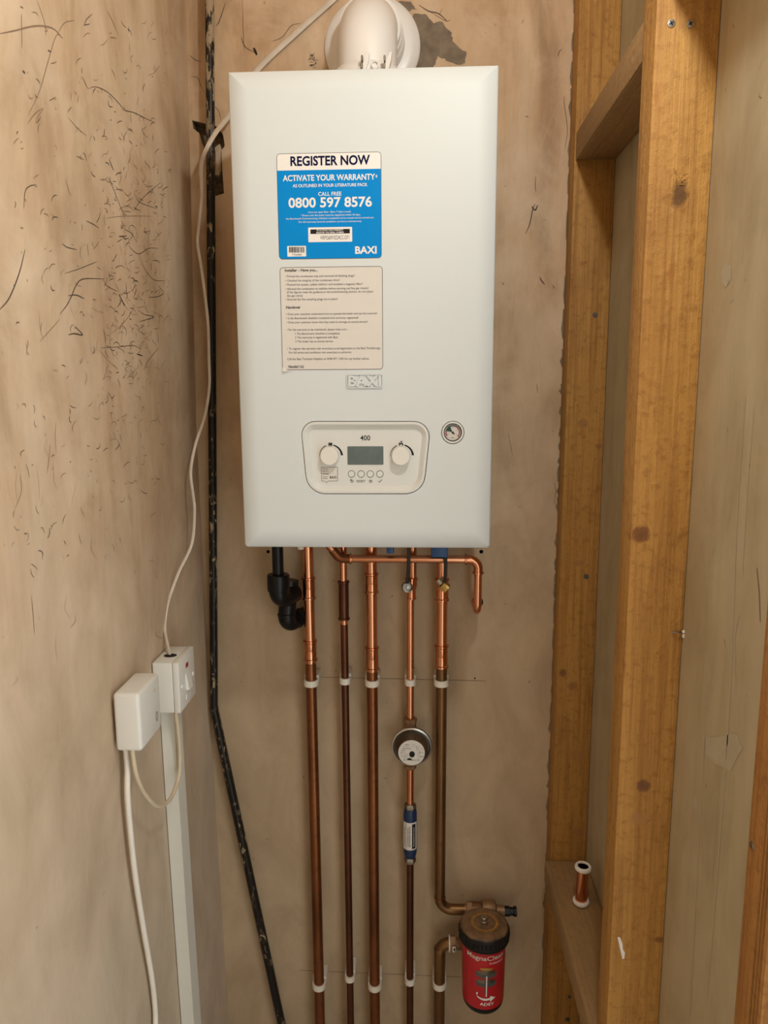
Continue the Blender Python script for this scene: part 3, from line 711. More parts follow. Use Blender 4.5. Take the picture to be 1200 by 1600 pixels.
# blue lower field, same rounded bottom corners
low = sorted([p for p in low], key=lambda p: math.atan2(p[1]-(zsplit), p[0]-(xs[0]+xs[-1])/2))
bl = [(min(xs), zsplit)] + low + [(max(xs), zsplit)]
L = layer(2); ws.poly([L(x, z) for x, z in bl], 2)
stx(ws, 'REGISTER NOW', 454, 578.2, 259.2, 14.0, 3, .028)
stx(ws, 'ACTIVATE YOUR WARRANTY', 442.2, 586.2, 283.3, 8.8, 0, .022); stx(ws, '*', 586.8, 589.8, 281.5, 8, 0, .01)
stx(ws, 'AS OUTLINED IN YOUR LITERATURE PACK', 457.5, 574.2, 293.0, 4.7, 0, .016)
stx(ws, 'CALL FREE', 497.4, 533.6, 306.2, 5.8, 0, .014)
stx(ws, '0800 597 8576', 451, 581.2, 324.6, 14.6, 0, .024)
for s, a, b, y in (('Lines are open 8am - 8pm, 7 days a week.', 482, 549, 333), ('* Please note the boiler must be registered within 30 days,', 470, 563.5, 338.2), ('the Benchmark Commissioning Checklist completed and an annual service carried out.', 447, 584.5, 343.4), ('For full warranty terms & conditions see baxi.co.uk/warranty', 467, 565, 348.4)):
    stx(ws, s, a, b, y, 2.7, 0, 0)
st_box(ws, 482, 354.6, 550.2, 378.6, .0012, 3, 0); st_box(ws, 485.2, 357.8, 546.6, 365.8, .0004, 4, 4)
stx(ws, 'TO ACTIVATE YOUR WARRANTY', 494.5, 536.5, 361.3, 2.5, 0, .012, 5); stx(ws, 'REGISTER THIS SERIAL NUMBER', 494.5, 537.5, 365.0, 2.5, 0, .012, 5)
stx(ws, 'WEM260910224CC-D71', 500.5, 545.6, 374.6, 6.0, 4, .0)
st_box(ws, 449.2, 384.2, 478.2, 401.2, .0006, 3, 0)
random.seed(11); x = 451.8
while x < 475.6:
    wd = random.choice([.5, .5, .9, 1.3]); a = sp(x, 394.8); b = sp(min(x+wd, 476), 386)
    L = layer(4); ws.poly([L(a[0], a[1]), L(b[0], a[1]), L(b[0], b[1]), L(a[0], b[1])], 4); x += wd+random.choice([.5, .7, 1.0])
stx(ws, '7726086', 456.6, 471.4, 399.6, 2.8, 4, 0)
stx(ws, 'BAXI', 555, 588.6, 396.4, 10.8, 0, .03)
plabel(ws.build('warranty_sticker', ['paper_white', 'grey_ink', 'blue', 'navy', 'ink'], bo, smooth=False), 'blue and white sticker reading register now')
ins = MB()
c, r = rrect(441.2, 415.8, 597.8, 578.2, .0055); ins.plate(round_poly(c, [r]*4, 5), SY, BY-.00005, 1)
ci = inset_poly(c, .0008); L = layer(1); ins.poly([L(x, z) for x, z in round_poly(ci, [r-.0008]*4, 5)], 0)
for s, a, b, y, h, bo_ in (('Installer - Have you...', 445.2, 496.6, 424.6, 4.2, .026),
    ('\u2022 Primed the condensate trap and removed all blanking plugs?', 446, 554, 433.6, 3.3, 0), ('\u2022 Checked the integrity of the condensate drain?', 446, 531, 440.2, 3.3, 0),
    ('\u2022 Flushed the system, added inhibitor and installed a magnetic filter?', 446, 566.7, 446.6, 3.3, 0), ('\u2022 Allowed the combustion to stabilise before carrying out flue gas checks?', 446, 576, 453.2, 3.3, 0),
    ('(If the figures meet the guidance in the commissioning section, do not adjust', 448.4, 583, 458.4, 3.3, 0), ('the gas valve)', 448.4, 473, 463.8, 3.3, 0), ('\u2022 Ensured the flue sampling plugs are in place?', 446.5, 527.8, 469.6, 3.3, 0),
    ('Handover', 447, 470, 482.4, 4.2, .026), ('\u2022 Does your customer understand how to operate the boiler and use the controls?', 447, 589.4, 492.5, 3.3, 0),
    ('\u2022 Is the Benchmark checklist completed and warranty registered?', 447.2, 560.4, 499, 3.3, 0), ('\u2022 Does your customer know that they need to arrange an annual service?', 448, 574.5, 505.4, 3.3, 0),
    ('\u2022 For the warranty to be maintained, please make sure...', 448.2, 544, 516.9, 3.3, 0), ('1 The Benchmark checklist is completed', 461.2, 530.6, 523.1, 3.3, 0), ('2 The warranty is registered with Baxi', 461.2, 527.8, 529.1, 3.3, 0), ('3 The boiler has an annual service', 461.6, 520.4, 535.2, 3.3, 0),
    ('\u2022 To register the warranty visit www.baxi.co.uk/registration or the Baxi Toolbelt app', 449, 594, 546.5, 3.3, 0), ('For full terms and conditions visit www.baxi.co.uk/terms', 451.7, 549, 552.6, 3.3, 0),
    ('Call the Baxi Technical Helpline on 0344 871 1545 for any further advice.', 449.2, 577, 562.7, 3.3, 0), ('7866867-02', 450, 475, 575, 3.6, .02)):
    stx(ins, s, a, b, y, h, 1, bo_+.006, 3)
a = sp(442, 572); b = sp(443, 580.6); d = sp(458, 579.6)     # lifted corner
ins.add([V((a[0], SY-.0003, a[1])), V((b[0]-.001, SY-.0035, b[1])), V((d[0], SY-.0003, d[1])), V((b[0]+.006, SY-.0022, b[1]+.0025))], [(0, 1, 3), (1, 2, 3)], 0)
plabel(ins.build('installer_sticker', ['paper', 'grey_ink'], bo, smooth=False), 'white sticker of small black text with a lifted corner')
# valve handles just showing below the casing
for x0, x1, y1 in ((674, 700, 868.5), (604.5, 615.5, 862.5)):
    a = onY(x0, y1, -.095); b = onY(x1, 850, -.095); MB().box(a.x, b.x, -.11, -.085, a.z, 1.303, .002).build('valve_handle', 'blue_pl', bo)
a = onY(470, 857, -.12); MB().lathe([(.006, 0), (.006, .035)], V((a.x, -.12, a.z-.001)), (0, 0, 1), 14).build('drain_nipple', 'clip_white', bo)

# ================================================================== flue
FX, FYv, FZ = -.0853, -.130, 2.170
fl = thing('flue_elbow', (FX, FYv, 2.026), 'white flue elbow rising from the boiler top and turning into the wall', 'flue')
path = fillet([(FX, FYv, 2.0265), (FX, FYv, FZ), (FX, -.004, FZ)], .075, 16)
MB().tube(path, .0485, 44).build('elbow', 'flue_white', fl)
MB().lathe([(.056, 0), (.060, .003), (.060, .036), (.0585, .043), (.054, .049), (.0487, .051)], V((FX, FYv, 2.0265)), (0, 0, 1), 48).build('base_collar', 'flue_white', fl)
MB().lathe([(.050, -.082), (.0535, -.080), (.0535, -.066), (.051, -.064), (.0555, -.060), (.0555, -.046), (.0525, -.044), (.058, -.038), (.059, -.016), (.060, -.014)], V((FX, 0, FZ)), (0, 1, 0), 48).build('ribbed_sleeve', 'flue_white', fl)
MB().lathe([(.050, -.0155), (.070, -.0155), (.0825, -.011), (.0865, -.006), (.0868, -.001), (.05, -.001)], V((FX, 0, FZ)), (0, 1, 0), 64).build('wall_seal', 'flue_white', fl)
for sx in (567, 602):
    b0_ = onY(sx, 112, -.196); t0_ = onY(sx+7, 84, -.188); k_ = .0011
    mm = MB(); wv_ = [(-.0035, 0), (.0045, 0), (.0060, .55), (.0048, 1.0), (.0020, 1.0), (-.0015, .55)]
    fr = [V((b0_.x+(t0_.x-b0_.x)*v*.8+u, -.2005+.006*v, b0_.z+(t0_.z-b0_.z)*v)) for u, v in wv_]
    mm.loft([[p+V((0, .014, 0)) for p in fr], fr], 0, True, True)
    d_ = b0_+(t0_-b0_)*.42; mm.box(d_.x-.0062, d_.x-.0025, -.2035, -.192, d_.z-.010, d_.z-.003, .0006, 1, 1); mm.box(d_.x-.0052, d_.x-.0022, -.2035, -.192, d_.z+.001, d_.z+.009, .0006, 1, 1)
    mm.build('clamp_lug', ['flue_white', 'steel_dark'], fl)
c = onY(586, 101, -.196); MB().lathe([(.006, -.004), (.006, .0), (.0045, .0005), (.0045, -.003)], c, (0, -1, 0), 20).build('test_point', 'flue_white', fl)

# ================================================================== white cord, iron pipe
pts = [(onY(590, -60, -.006)), onY(548, -28, -.006), onY(520, 0, -.006), onY(470, 45, -.006), onY(405, 106, -.006), onY(380, 145, -.010), onY(357, 182, -.028), onY(338, 206, -.054), onY(325, 228, -.070), onY(316, 250, -.066),
       onY(314, 268, -.060), onY(315, 290, -.056), onY(315, 310, -.052), onY(311.5, 347, -.050), onY(308.5, 378, -.050), onY(313, 408, -.054), onY(319, 450, -.064), onY(325, 505, -.070), onY(326.5, 560, -.070), onY(327, 606, -.070), onY(319.5, 652, -.080),
       onY(305.6, 694, -.100), onY(298, 737, -.115), onY(302, 775, -.120), onY(304, 800, -.125), onY(299.5, 850, -.150), onY(278.5, 896, -.185), onY(262.7, 941, -.215), onY(257.5, 980, -.240), onY(262, 1008, -.262), V((XL(1.1)+.020, -.276, 1.108))]
cordp = spline(pts, 6)
n = len(cordp); rad = [.0052 if i < 30 else max(.0027, .0052-(i-30)*.00006) for i in range(n)]
cb_ = MB(); cb_.tube(cordp, rad, 12, flat=(.45, 1.0), ref=V((0, 1, 0.02)))
tag(cb_.build('cord', 'cord'), 'thin dusty white cord running from above the boiler down to the switch box', 'cord')
a = onY(327.5, -120, -.04); b = onY(334.5, 1108, -.028); c = onY(440, 1600, -.024); c2 = c+(c-b)*.22
ip = fillet([V((a.x-.002, a.y, ZC-.002)), onY(327.5, 0, -.04), b, c2], [9, .05], 8) if False else fillet([V((onY(327.5, 0, -.04)+(onY(327.5, 0, -.04)-b)*.25)), b, c2], .06, 8)
tag(MB().tube(ip, [.0080]*3+[.0090]*(len(ip)-3), 20).build('iron_pipe', 'iron'), 'black painted iron pipe running down the corner then slanting right, its paint flaking', 'pipe')

# ================================================================== copper pipes
PYc = -.045; ZB = 1.302
def zat(y, Y=PYc): return onY(640, y, Y).z
def straight(x_top, x_bot, z): return x_bot+(x_top-x_bot)*(z-.2)/(1.236-.2)
def coupling(par, xt, xb, y0, y1, r, matn='copper_fit', neck=True):
    z1, z0 = zat(y0), zat(y1); X = straight(xt, xb, (z0+z1)/2); L = z1-z0; R = r+.0014; B = r+.0030
    pr = [(r, 0), (B, .0004), (B+.0004, .0022), (B, .004), (R, .0052), (R+.0002, L*.47), (R-.0003, L*.5), (R+.0002, L*.53), (R, L-.0052), (B, L-.004), (B+.0004, L-.0022), (B, L-.0004), (r, L)]
    return MB().lathe(pr, V((X, PYc, z0)), (0, 0, 1), 26).build('coupling', matn, par)
def seg(par, name, xt, xb, z1, z0, r, matn):
    return MB().tube([V((straight(xt, xb, z1), PYc, z1)), V((straight(xt, xb, z0), PYc, z0))], r, 22).build(name, matn, par)
R22, R15 = .0110, .0075
p1 = thing('copper_pipe', (-.2115, PYc, .02), 'leftmost vertical copper pipe, thick, bright above and browned below, beside the black trap', 'pipe')
seg(p1, 'bright_tube', -.2164, -.2115, ZB, zat(1037), R22, 'copper'); seg(p1, 'aged_tube', -.2164, -.2115, zat(1037), .0, R22, 'copper_old')
coupling(p1, -.2164, -.2115, 902.5, 937, R22); coupling(p1, -.2164, -.2115, 1001.5, 1034, R22)
p2 = thing('copper_pipe', (-.1445, PYc, .02), 'thin dark copper pipe with a long brown coupling, second vertical pipe from the left', 'pipe')
seg(p2, 'bright_tube', -.147, -.1443, ZB, zat(976), R15, 'copper'); seg(p2, 'aged_tube', -.147, -.1443, zat(976), .0, R15, 'copper_dark')
coupling(p2, -.147, -.1443, 908, 969, R15+.001, 'copper_dark')
p3 = thing('copper_pipe', (-.091, PYc, .02), 'thick copper pipe in the middle of the row of five vertical pipes', 'pipe')
seg(p3, 'bright_tube', -.0917, -.091, ZB, zat(1049), R22, 'copper'); seg(p3, 'aged_tube', -.0917, -.091, zat(1049), .0, R22, 'copper_old')
coupling(p3, -.0917, -.091, 895, 927, R22); coupling(p3, -.0917, -.091, 1011, 1047, R22)
# cold main with pressure regulator and scale inhibitor in line
X4 = -.0150
p4 = thing('copper_pipe', (X4, PYc, .02), 'thin bright copper pipe carrying the round metal valve and the blue cylinder', 'pipe')
zreg1, zreg0 = zat(1122), zat(1200); zin1, zin0 = zat(1255), zat(1347)
MB().tube([V((-.0105, PYc, ZB)), V((-.0105, PYc, zat(905))), V((X4, PYc, zat(925))), V((X4, PYc, zreg1))], [.0075]*4, 22).build('bright_tube', 'copper', p4)
MB().tube([V((X4, PYc, zreg0+.002)), V((X4, PYc, zin1))], R15, 22).build('bright_tube', 'copper_fit', p4)
MB().tube([V((X4, PYc, zin0)), V((X4, PYc, 0))], R15, 22).build('aged_tube', 'copper_dark', p4)
z0_, z1_ = zat(936), zat(902)
MB().lathe([(.0075, 0), (.0095, .0005), (.0098, .003), (.0086, .005), (.0086, (z1_-z0_)*.45), (.0112, (z1_-z0_)*.6), (.0112, z1_-z0_-.005), (.0128, z1_-z0_-.004), (.0128, z1_-z0_-.001), (.0075, z1_-z0_)], V((-.0132, PYc, z0_)), (0, 0, 1), 26).build('coupling', 'copper_fit', p4)
p5 = thing('copper_pipe', (.0475, PYc, .02), 'rightmost thick copper pipe, bending at its foot towards the red canister', 'pipe')
seg(p5, 'bright_tube', .0469, .0475, ZB, zat(1043), R22, 'copper')
coupling(p5, .0469, .0475, 903, 938, R22); coupling(p5, .0469, .0475, 1007, 1042, R22)
MXc, MYc = .1345, -.112
zel = onY(720, 1421, -.045).z
e5 = fillet([V((.0474, PYc, zat(1043))), V((.0475, PYc, zel)), V((.1005, PYc, zel))], .026, 10)
MB().tube(e5, R22, 22).build('aged_tube', 'copper_olive', p5)
MB().lathe([(R22, 0), (R22+.0012, .0005), (R22+.0012, .0035), (R22, .004)], V((.0475, PYc, zat(1402))), (0, 0, 1), 24).build('solder_ring', 'copper_old', p5)
zel2 = onY(700, 1474, -.045).z
p6 = thing('copper_pipe', (.0485, PYc, .02), 'short copper pipe bending down out of the red canister to the floor', 'pipe')
e6 = fillet([V((.0700, PYc, zel2)), V((.0483, PYc, zel2)), V((.0483, PYc, 0))], .021, 10)
MB().tube(e6, [R22+.0012]*12+[R22]*(len(e6)-12) if len(e6) > 12 else R22, 22).build('aged_tube', 'copper_olive', p6)
MB().lathe([(R22, 0), (R22+.0016, .0005), (R22+.0016, .016), (R22+.0008, .018)], V((.0483, PYc, zat(1490))), (0, 0, 1), 24).build('elbow_socket', 'copper_olive', p6)
# discharge pipe across the front
DY = -.071
dz = onY(640, 873.5, DY).z; dxe = onY(747, 905, DY).x; dze = pe.z
dp = thing('discharge_pipe', (.02, DY, dz), 'thin copper pipe crossing in front of the others and turning down into the wall', 'pipe')
s0 = onY(508, 848, DY-.01); s1 = onY(531, 873, DY)
main = [V((s0.x, DY, ZB-.001)), V((s0.x, DY, s0.z)), V((s1.x, DY, dz)), V((dxe, DY, dz)), V((dxe, DY, dze)), V((dxe, .022, dze))]
MB().tube(fillet(main, [.02, .017, .018, .018], 8), R15, 20).build('tube', 'copper', dp)
MB().tube(fillet([V((s1.x, DY, dz))+(V((s0.x, DY, s0.z))-V((s1.x, DY, dz))).normalized()*.022, V((s1.x, DY, dz)), V((s1.x+.020, DY, dz))], .017, 8), R15+.0012, 20).build('elbow', 'copper_old', dp)
eb = MB().tube(fillet([V((dxe-.024, DY, dz)), V((dxe, DY, dz)), V((dxe, DY, dz-.026))], .018, 10), R15+.0013, 20)
for (o, ax) in ((V((dxe-.026, DY, dz)), (1, 0, 0)), (V((dxe, DY, dz-.028)), (0, 0, 1))): eb.lathe([(R15, 0), (.0108, .0004), (.0112, .002), (.0108, .0036), (R15, .004)], o, ax, 22)
eb.build('elbow', 'copper_fit', dp)
MB().lathe([(R15, 0), (.0104, .0004), (.0108, .002), (.0104, .0036), (R15, .004)], V((s1.x+.019, DY, dz)), (1, 0, 0), 22).build('elbow_rim', 'copper_fit', dp)

# ---- round regulator and blue inhibitor on pipe 4
zc = (zat(1166, -.06)); rg = thing('pressure_regulator', (X4, PYc, zreg0), 'round dull metal pressure regulator with a white label disc on its front', 'valve')
cR = V((X4+.003, 0, zc))
prof_r = [(.010, -.030), (.026, -.036), (.037, -.050), (.0405, -.056), (.0415, -.060), (.0405, -.0635), (.0375, -.0645), (.0355, -.0625), (.034, -.060)]
rb_ = MB().lathe(prof_r, cR, (0, 1, 0), 56, 0)
rb_.build('bonnet', 'steel', rg)
MB().lathe([(.0338, -.0600), (.033, -.066), (.030, -.074), (.0265, -.081), (.025, -.0855), (.0002, -.0856)], cR, (0, 1, 0), 48).build('dome', 'steel_dark', rg)
ld_ = MB().lathe([(.0242, -.0858), (.0262, -.0862), (.0262, -.0872), (.0002, -.0874)], cR, (0, 1, 0), 48, 0)
random.seed(5); yl = -.0877
ld_.add([V((cR.x+.001+.0056*math.cos(q*math.pi/8), yl, cR.z-.003+.0066*math.sin(q*math.pi/8))) for q in range(16)], [tuple(range(16))], 1)
for k in range(9):
    zz = .017-.004*k; wdt = math.sqrt(max(0, .0215**2-zz*zz)); xx = -wdt
    while xx < wdt:
        l = random.uniform(.001, .004)
        if not (abs(xx-.001+l/2) < .0085 and abs(zz+.003) < .009) and random.random() < .75:
            hh = random.choice([.0003, .0003, .0006]); ld_.poly([V((cR.x+xx, yl, cR.z+zz-hh)), V((cR.x+xx+l, yl, cR.z+zz-hh-.0003)), V((cR.x+xx+l, yl, cR.z+zz+hh-.0003)), V((cR.x+xx, yl, cR.z+zz+hh))], 2)
        xx += l+.0008
ld_.add([V((cR.x-.004+.005*math.cos(q), yl, cR.z-.0155+.0045*math.sin(q))) for q in (0, .5, 1, 1.57, 2.1, 2.6, 3.14)], [tuple(range(7))], 1)
plabel(ld_.build('label_disc', ['paper', 'ink', 'grey_ink'], rg), 'white printed label disc with a black plug')
vb = MB(); vb.lathe([(.0105, 0), (.0125, .001), (.0125, .008), (.011, .009), (.011, .016), (.014, .018), (.014, zreg1-zreg0-.022), (.012, zreg1-zreg0-.018), (.0120, zreg1-zreg0-.010), (.0135, zreg1-zreg0-.008), (.0135, zreg1-zreg0)], V((X4, PYc, zreg0)), (0, 0, 1), 8)
vb.build('valve_body', 'brown_brass', rg)
bi = thing('scale_inhibitor', (X4, PYc, zin0), 'small blue cylinder with a white label fitted in the thin pipe', 'water conditioner')
Li = zin1-zin0
MB().lathe([(.011, .014), (.0135, .022), (.0142, .030), (.0142, Li-.03), (.0138, Li-.018), (.0122, Li-.012)], V((X4, PYc, zin0)), (0, 0, 1), 28).build('body', 'blue_dev', bi)
for h in (0, Li-.0125): MB().lathe([(.0095, h), (.0120, h+.001), (.0125, h+.004), (.0125, h+.010), (.0110, h+.0125)], V((X4, PYc, zin0)), (0, 0, 1), 6 if h == 0 else 6).build('end_nut', 'steel_dark', bi)
lb = MB(); Rl = .0144; h0, h1 = .036, Li-.036
def cyl(cx, cy, R, a, z): return V((cx+R*math.sin(a), cy-R*math.cos(a), z))
def cyl_patch(mb, cx, cy, R, a0, a1, z0, z1, mat, n=14):
    vs = []
    for k in range(n+1):
        a = a0+(a1-a0)*k/n; vs += [cyl(cx, cy, R, a, z0), cyl(cx, cy, R, a, z1)]
    mb.add(vs, [(2*k, 2*k+2, 2*k+3, 2*k+1) for k in range(n)], mat)
cyl_patch(lb, X4, PYc, Rl, -1.7, 1.15, zin0+h0, zin0+h1, 0)
cyl_patch(lb, X4, PYc, Rl+.0002, .28, .86, zin0+h0+.003, zin0+h1-.003, 1, 6)
cyl_patch(lb, X4, PYc, Rl+.0002, -.62, -.56, zin0+h0+.001, zin0+h1-.001, 2, 2)
for a, m_, ra in ((.55, 0, .0), (-.05, 1, 0), (-.3, 1, 0), (-.85, 2, 0)):
    z = zin0+h0+.008
    while z < zin0+h1-.010:
        l = random.uniform(.0008, .0028); cyl_patch(lb, X4, PYc, Rl+.0004, a-.05, a+.06, z, z+l, m_, 2); z += l+.0009
plabel(lb.build('label', ['paper', 'ink', 'grey_ink'], bi), 'white label with a black band')

# ---- hanging blanking caps on black straps
for k, (x0, x1, yb, mat, lab) in enumerate(((638.5, 636.5, 917, 'steel_dark', 'dark metal blanking cap hanging on a black strap before the thin bright pipe'), (696.5, 694.5, 916, 'brass', 'square brass blanking cap hanging on a black strap before the rightmost thick pipe'))):
    t = onY(x0, 840, -.097); b = onY(x1, yb-6, -.088)
    h = thing('blanking_cap', (b.x, -.085, b.z-.01), lab, 'cap', 'blanking caps hanging on straps')
    MB().tube(spline([V((t.x, -.097, ZB-.001)), V((t.x+.0004, -.0965, (ZB+b.z)/2)), V((b.x+.0006, -.092, b.z+.012)), V((b.x, -.088, b.z))], 5), .0033, 10, flat=(.5, 1), ref=V((0, 1, 0.01))).build('strap', 'black_matt', h)
    c = onY(x1, yb+1, -.080); cc_ = MB()
    if k == 0:
        cc_.lathe([(.0075, .009), (.0105, .007), (.0108, 0), (.0100, -.004), (.0075, -.0045), (.0070, -.001), (.0002, -.001)], V((c.x, -.077, c.z)), (-.25, 1, -.2), 20); cc_.lathe([(.0028, -.006), (.0028, 0)], V((c.x, -.077, c.z)), (-.25, 1, -.2), 10, 1)
    else:
        cc_.box(-.0072, .0072, -.008, .006, -.0072, .0072, .001)
        rm = Matrix.Rotation(math.radians(38), 3, 'Y') @ Matrix.Rotation(.2, 3, 'X')
        cc_.v = [rm @ v+V((c.x+.001, -.075, c.z)) for v in cc_.v]
        cc_.lathe([(.008, 0), (.008, .010)], V((c.x-.004, -.072, c.z+.004)), (-.7, .3, .7), 14, 1)
    cc_.build('cap', [mat, 'steel'], h)

# ---- pipe clips
def clip_mesh(r, z, w=.012):
    """open-fronted saddle clip around a pipe, foot on the wall"""
    m = MB(); R = r+.0034
    prof = [(-R, 0), (R, 0)]
    out = []; n = 22
    for k in range(n+1):
        a = math.pi*(1.0+k/n); out.append((R*math.cos(a), R*math.sin(a)))
    outer = [(-R, -PYc-.0005), ] + [(-R, 0)] + out[1:-1] + [(R, 0), (R, -PYc-.0005)]
    m.loft([[V((x, y, -w/2)) for x, y in outer], [V((x*1.0, y*1.0, -w/2+.0)) for x, y in outer], [V((x, y, w/2)) for x, y in outer]], 0, True, True)
    return m
def make_clip(r, base):
    h = thing('pipe_clip', base, 'x', 'pipe clip', 'white pipe clips on the wall')
    m = MB(); R = r+.0036; w = .0062; n = 20
    ring_o = [(R*math.cos(math.pi*(1+k/n)), R*math.sin(math.pi*(1+k/n))) for k in range(n+1)]
    ring_i = [((r+.0002)*math.cos(math.pi*(1+k/n)), (r+.0002)*math.sin(math.pi*(1+k/n))) for k in range(n+1)]
    loop = [(R, .006)] + list(reversed(ring_o)) + [(-R, .006), (-r-.0002, .006)] + ring_i + [(r+.0002, .006)]
    bx, by, bz = base
    m.loft([[V((bx+x*.985, by+y*.985, bz-w)) for x, y in loop], [V((bx+x, by+y, bz-w+.0008)) for x, y in loop], [V((bx+x, by+y, bz+w-.0008)) for x, y in loop], [V((bx+x*.985, by+y*.985, bz+w)) for x, y in loop]], 0, True, True)
    m.build('hoop', 'clip_white', h)
    MB().box(bx-R, bx+R, by+r*.72, -.0004, bz-w+.001, bz+w+.006, .0015, 2).build('back_block', 'clip_white', h)
    return h
def copy_thing(src, loc):
    c = src.copy(); COL.objects.link(c); c.location = loc
    for ch in src.children:
        d = ch.copy(); COL.objects.link(d); d.parent = c
    return c
protos = {}
order = ('leftmost thick pipe', 'thin dark pipe', 'thick middle pipe', 'thin pipe above the round metal valve', 'rightmost thick pipe')
order2 = ('leftmost thick pipe', 'thin dark pipe', 'thick middle pipe', 'thin pipe below the blue cylinder', 'short pipe under the red canister')
rows = [('upper', [(484, 1070, R22), (538, 1067, R15), (581, 1070, R22), (641, 1069, R15), (690, 1070, R22)], order), ('lower', [(499, 1546, R22), (546, 1534, R15), (585, 1547, R22), (641, 1539, R15), (687, 1545, R22)], order2)]
XT = [(-.2164, -.2115), (-.147, -.1443), (-.0917, -.091), (X4, X4), (.0469, .0475)]
for rn, cl, od in rows:
    for k, (x, y, r) in enumerate(cl):
        z = onY(x, y, -.058).z; X = straight(*XT[k], z)
        if rn == 'lower' and k == 4: X = .0483
        base = (X, PYc, z)
        if r not in protos: h = protos[r] = make_clip(r, base)
        else: h = copy_thing(protos[r], base)
        h['label'] = '%s white plastic clip holding the %s to the wall' % (rn, od[k])

# ================================================================== condensate trap in black plastic
TY = -.095
tx = onY(434, 875, TY).x
tp = thing('condensate_pipe', (tx, TY, 1.13), 'black plastic condensate waste pipe with elbows under the boiler left corner', 'pipe')
MB().tube([V((tx, TY, ZB-.001)), V((tx, TY, onY(434, 915, TY).z))], .0108, 22).build('tube', 'black', tp)
zn1 = onY(434, 901, TY-.02).z; zn0 = onY(434, 928, TY-.02).z; zb0 = onY(434, 956, TY-.02).z
MB().lathe([(.0145, 0), (.0205, .001), (.0213, .003), (.0213, zn1-zn0-.003), (.0200, zn1-zn0-.0005), (.0150, zn1-zn0), (.0125, zn1-zn0-.001)], V((tx, TY, zn0)), (0, 0, 1), 30).build('nut', 'black', tp)
zk = zb0+.016
MB().tube(fillet([V((tx, TY, zn0+.002)), V((tx+.001, TY, zk)), V((tx+.024, TY+.040, zk+.006))], .018, 10), .0185, 26).build('elbow', 'black', tp)
ux = onY(448, 975, -.058).x; uz1 = onY(455, 905, -.058).z; uz0 = onY(448, 994, -.075).z+.017
lowp = fillet([V((ux+.008, -.056, uz1-.002)), V((ux+.003, -.058, zb0+.005)), V((ux, -.060, uz0)), V((ux+.020, -.022, uz0+.007))], [.03, .017], 10)
MB().tube(lowp, .0178, 26).build('elbow', 'black', tp)
MB().lathe([(.0150, -.004), (.0195, -.003), (.0205, 0), (.0195, .004), (.0150, .005)], V((ux+.0145, -.034, uz0+.006)), (.45, .88, .15), 28).build('socket_rim', 'black', tp)
MB().tube([V((ux+.014, -.034, uz0+.005)), V((ux+.0285, -.0015, uz0+.010))], .0125, 20).build('tail_pipe', 'copper_dark', tp)
MB().lathe([(.0172, 0), (.0185, .001), (.0185, .005), (.0172, .006)], V((ux+.001, -.060, uz0+.020)), (0, 0, 1), 26).build('socket_rim', 'black', tp)

# ================================================================== magnetic filter
zcap_top = onY(757, 1441, MYc).z-.001; zcap0 = onY(757, 1493, MYc-.05).z+.002; zbot = onY(757, 1583, MYc-.03).z+.002
mf = thing('magnetic_filter', (MXc, MYc, zbot), 'red and black magnetic filter canister fixed beside the copper pipes near the floor', 'filter')
o = V((MXc, MYc, 0))
mb = MB().lathe([(.030, zbot), (.036, zbot+.001), (.0405, zbot+.008), (.0415, zbot+.016), (.0435, zcap0-.004), (.0435, zcap0+.002)], o, (0, 0, 1), 48)
body = mb.build('canister', 'black', mf)
lab = MB(); za, zb_ = zbot+.0165, zcap0-.0015
def Rz(z): return .0417+(z-za)/(zb_-za)*.002+.0003
vs = []; fs = []; nn = 40
for k in range(nn+1):
    a = -2.2+4.4*k/nn
    for z in (za, (za+zb_)/2, zb_): vs.append(cyl(MXc, MYc, Rz(z), a, z))
for k in range(nn):
    for j in range(2): fs.append((3*k+j, 3*k+3+j, 3*k+4+j, 3*k+1+j))
lab.add(vs, fs, 0)
def cw(da=0.0, off=.0003): return lambda x, z: cyl(MXc, MYc, Rz(z)+off, (x/.0430)+da, z)
H = zb_-za
A0 = .09                                      # artwork is turned a little to the right
pl = cw(A0)
lab.text('MagnaClean', pl, -.043, .036, za+H*.865, .0095, 2, .012); lab.text('Professional', pl, .004, .034, za+H*.795, .0042, 3, .0)
def ell(cx, cz, rx, rz, n=24): return [(cx+rx*math.cos(2*math.pi*q/n), cz+rz*math.sin(2*math.pi*q/n)) for q in range(n)]
def clip_x(pts, x, keep):
    out = []
    for a, b in zip(pts, pts[1:]+pts[:1]):
        ia = (a[0] >= x) == keep or a[0] == x; ib = (b[0] >= x) == keep or b[0] == x
        if ia: out.append(a)
        if ia != ib: t = (x-a[0])/(b[0]-a[0]); out.append((x, a[1]+t*(b[1]-a[1])))
    return out
def art(pts, mat, off=.0003):
    f = cw(A0-.04, off); x0 = min(p[0] for p in pts); x1 = max(p[0] for p in pts); n = max(1, int((x1-x0)/.0025))
    for k in range(n):
        q = clip_x(clip_x(pts, x0+(x1-x0)*k/n+1e-7, True), x0+(x1-x0)*(k+1)/n-1e-7, False)
        if len(q) > 2: lab.add([f(x, z) for x, z in q], [tuple(range(len(q)))], mat)
for cz, rx in ((.655, .0215), (.50, .0205)):
    z = za+H*cz
    art([(-rx, z), (rx, z), (rx, z-.008)]+[(rx*math.cos(-q*math.pi/10), z-.008-.0045*math.sin(q*math.pi/10)) for q in range(1, 10)]+[(-rx, z-.008)], 4, .0004); art(ell(0, z, rx, .0045), 5, .0006)
art(ell(0, za+H*.715, .013, .003), 6, .0007)
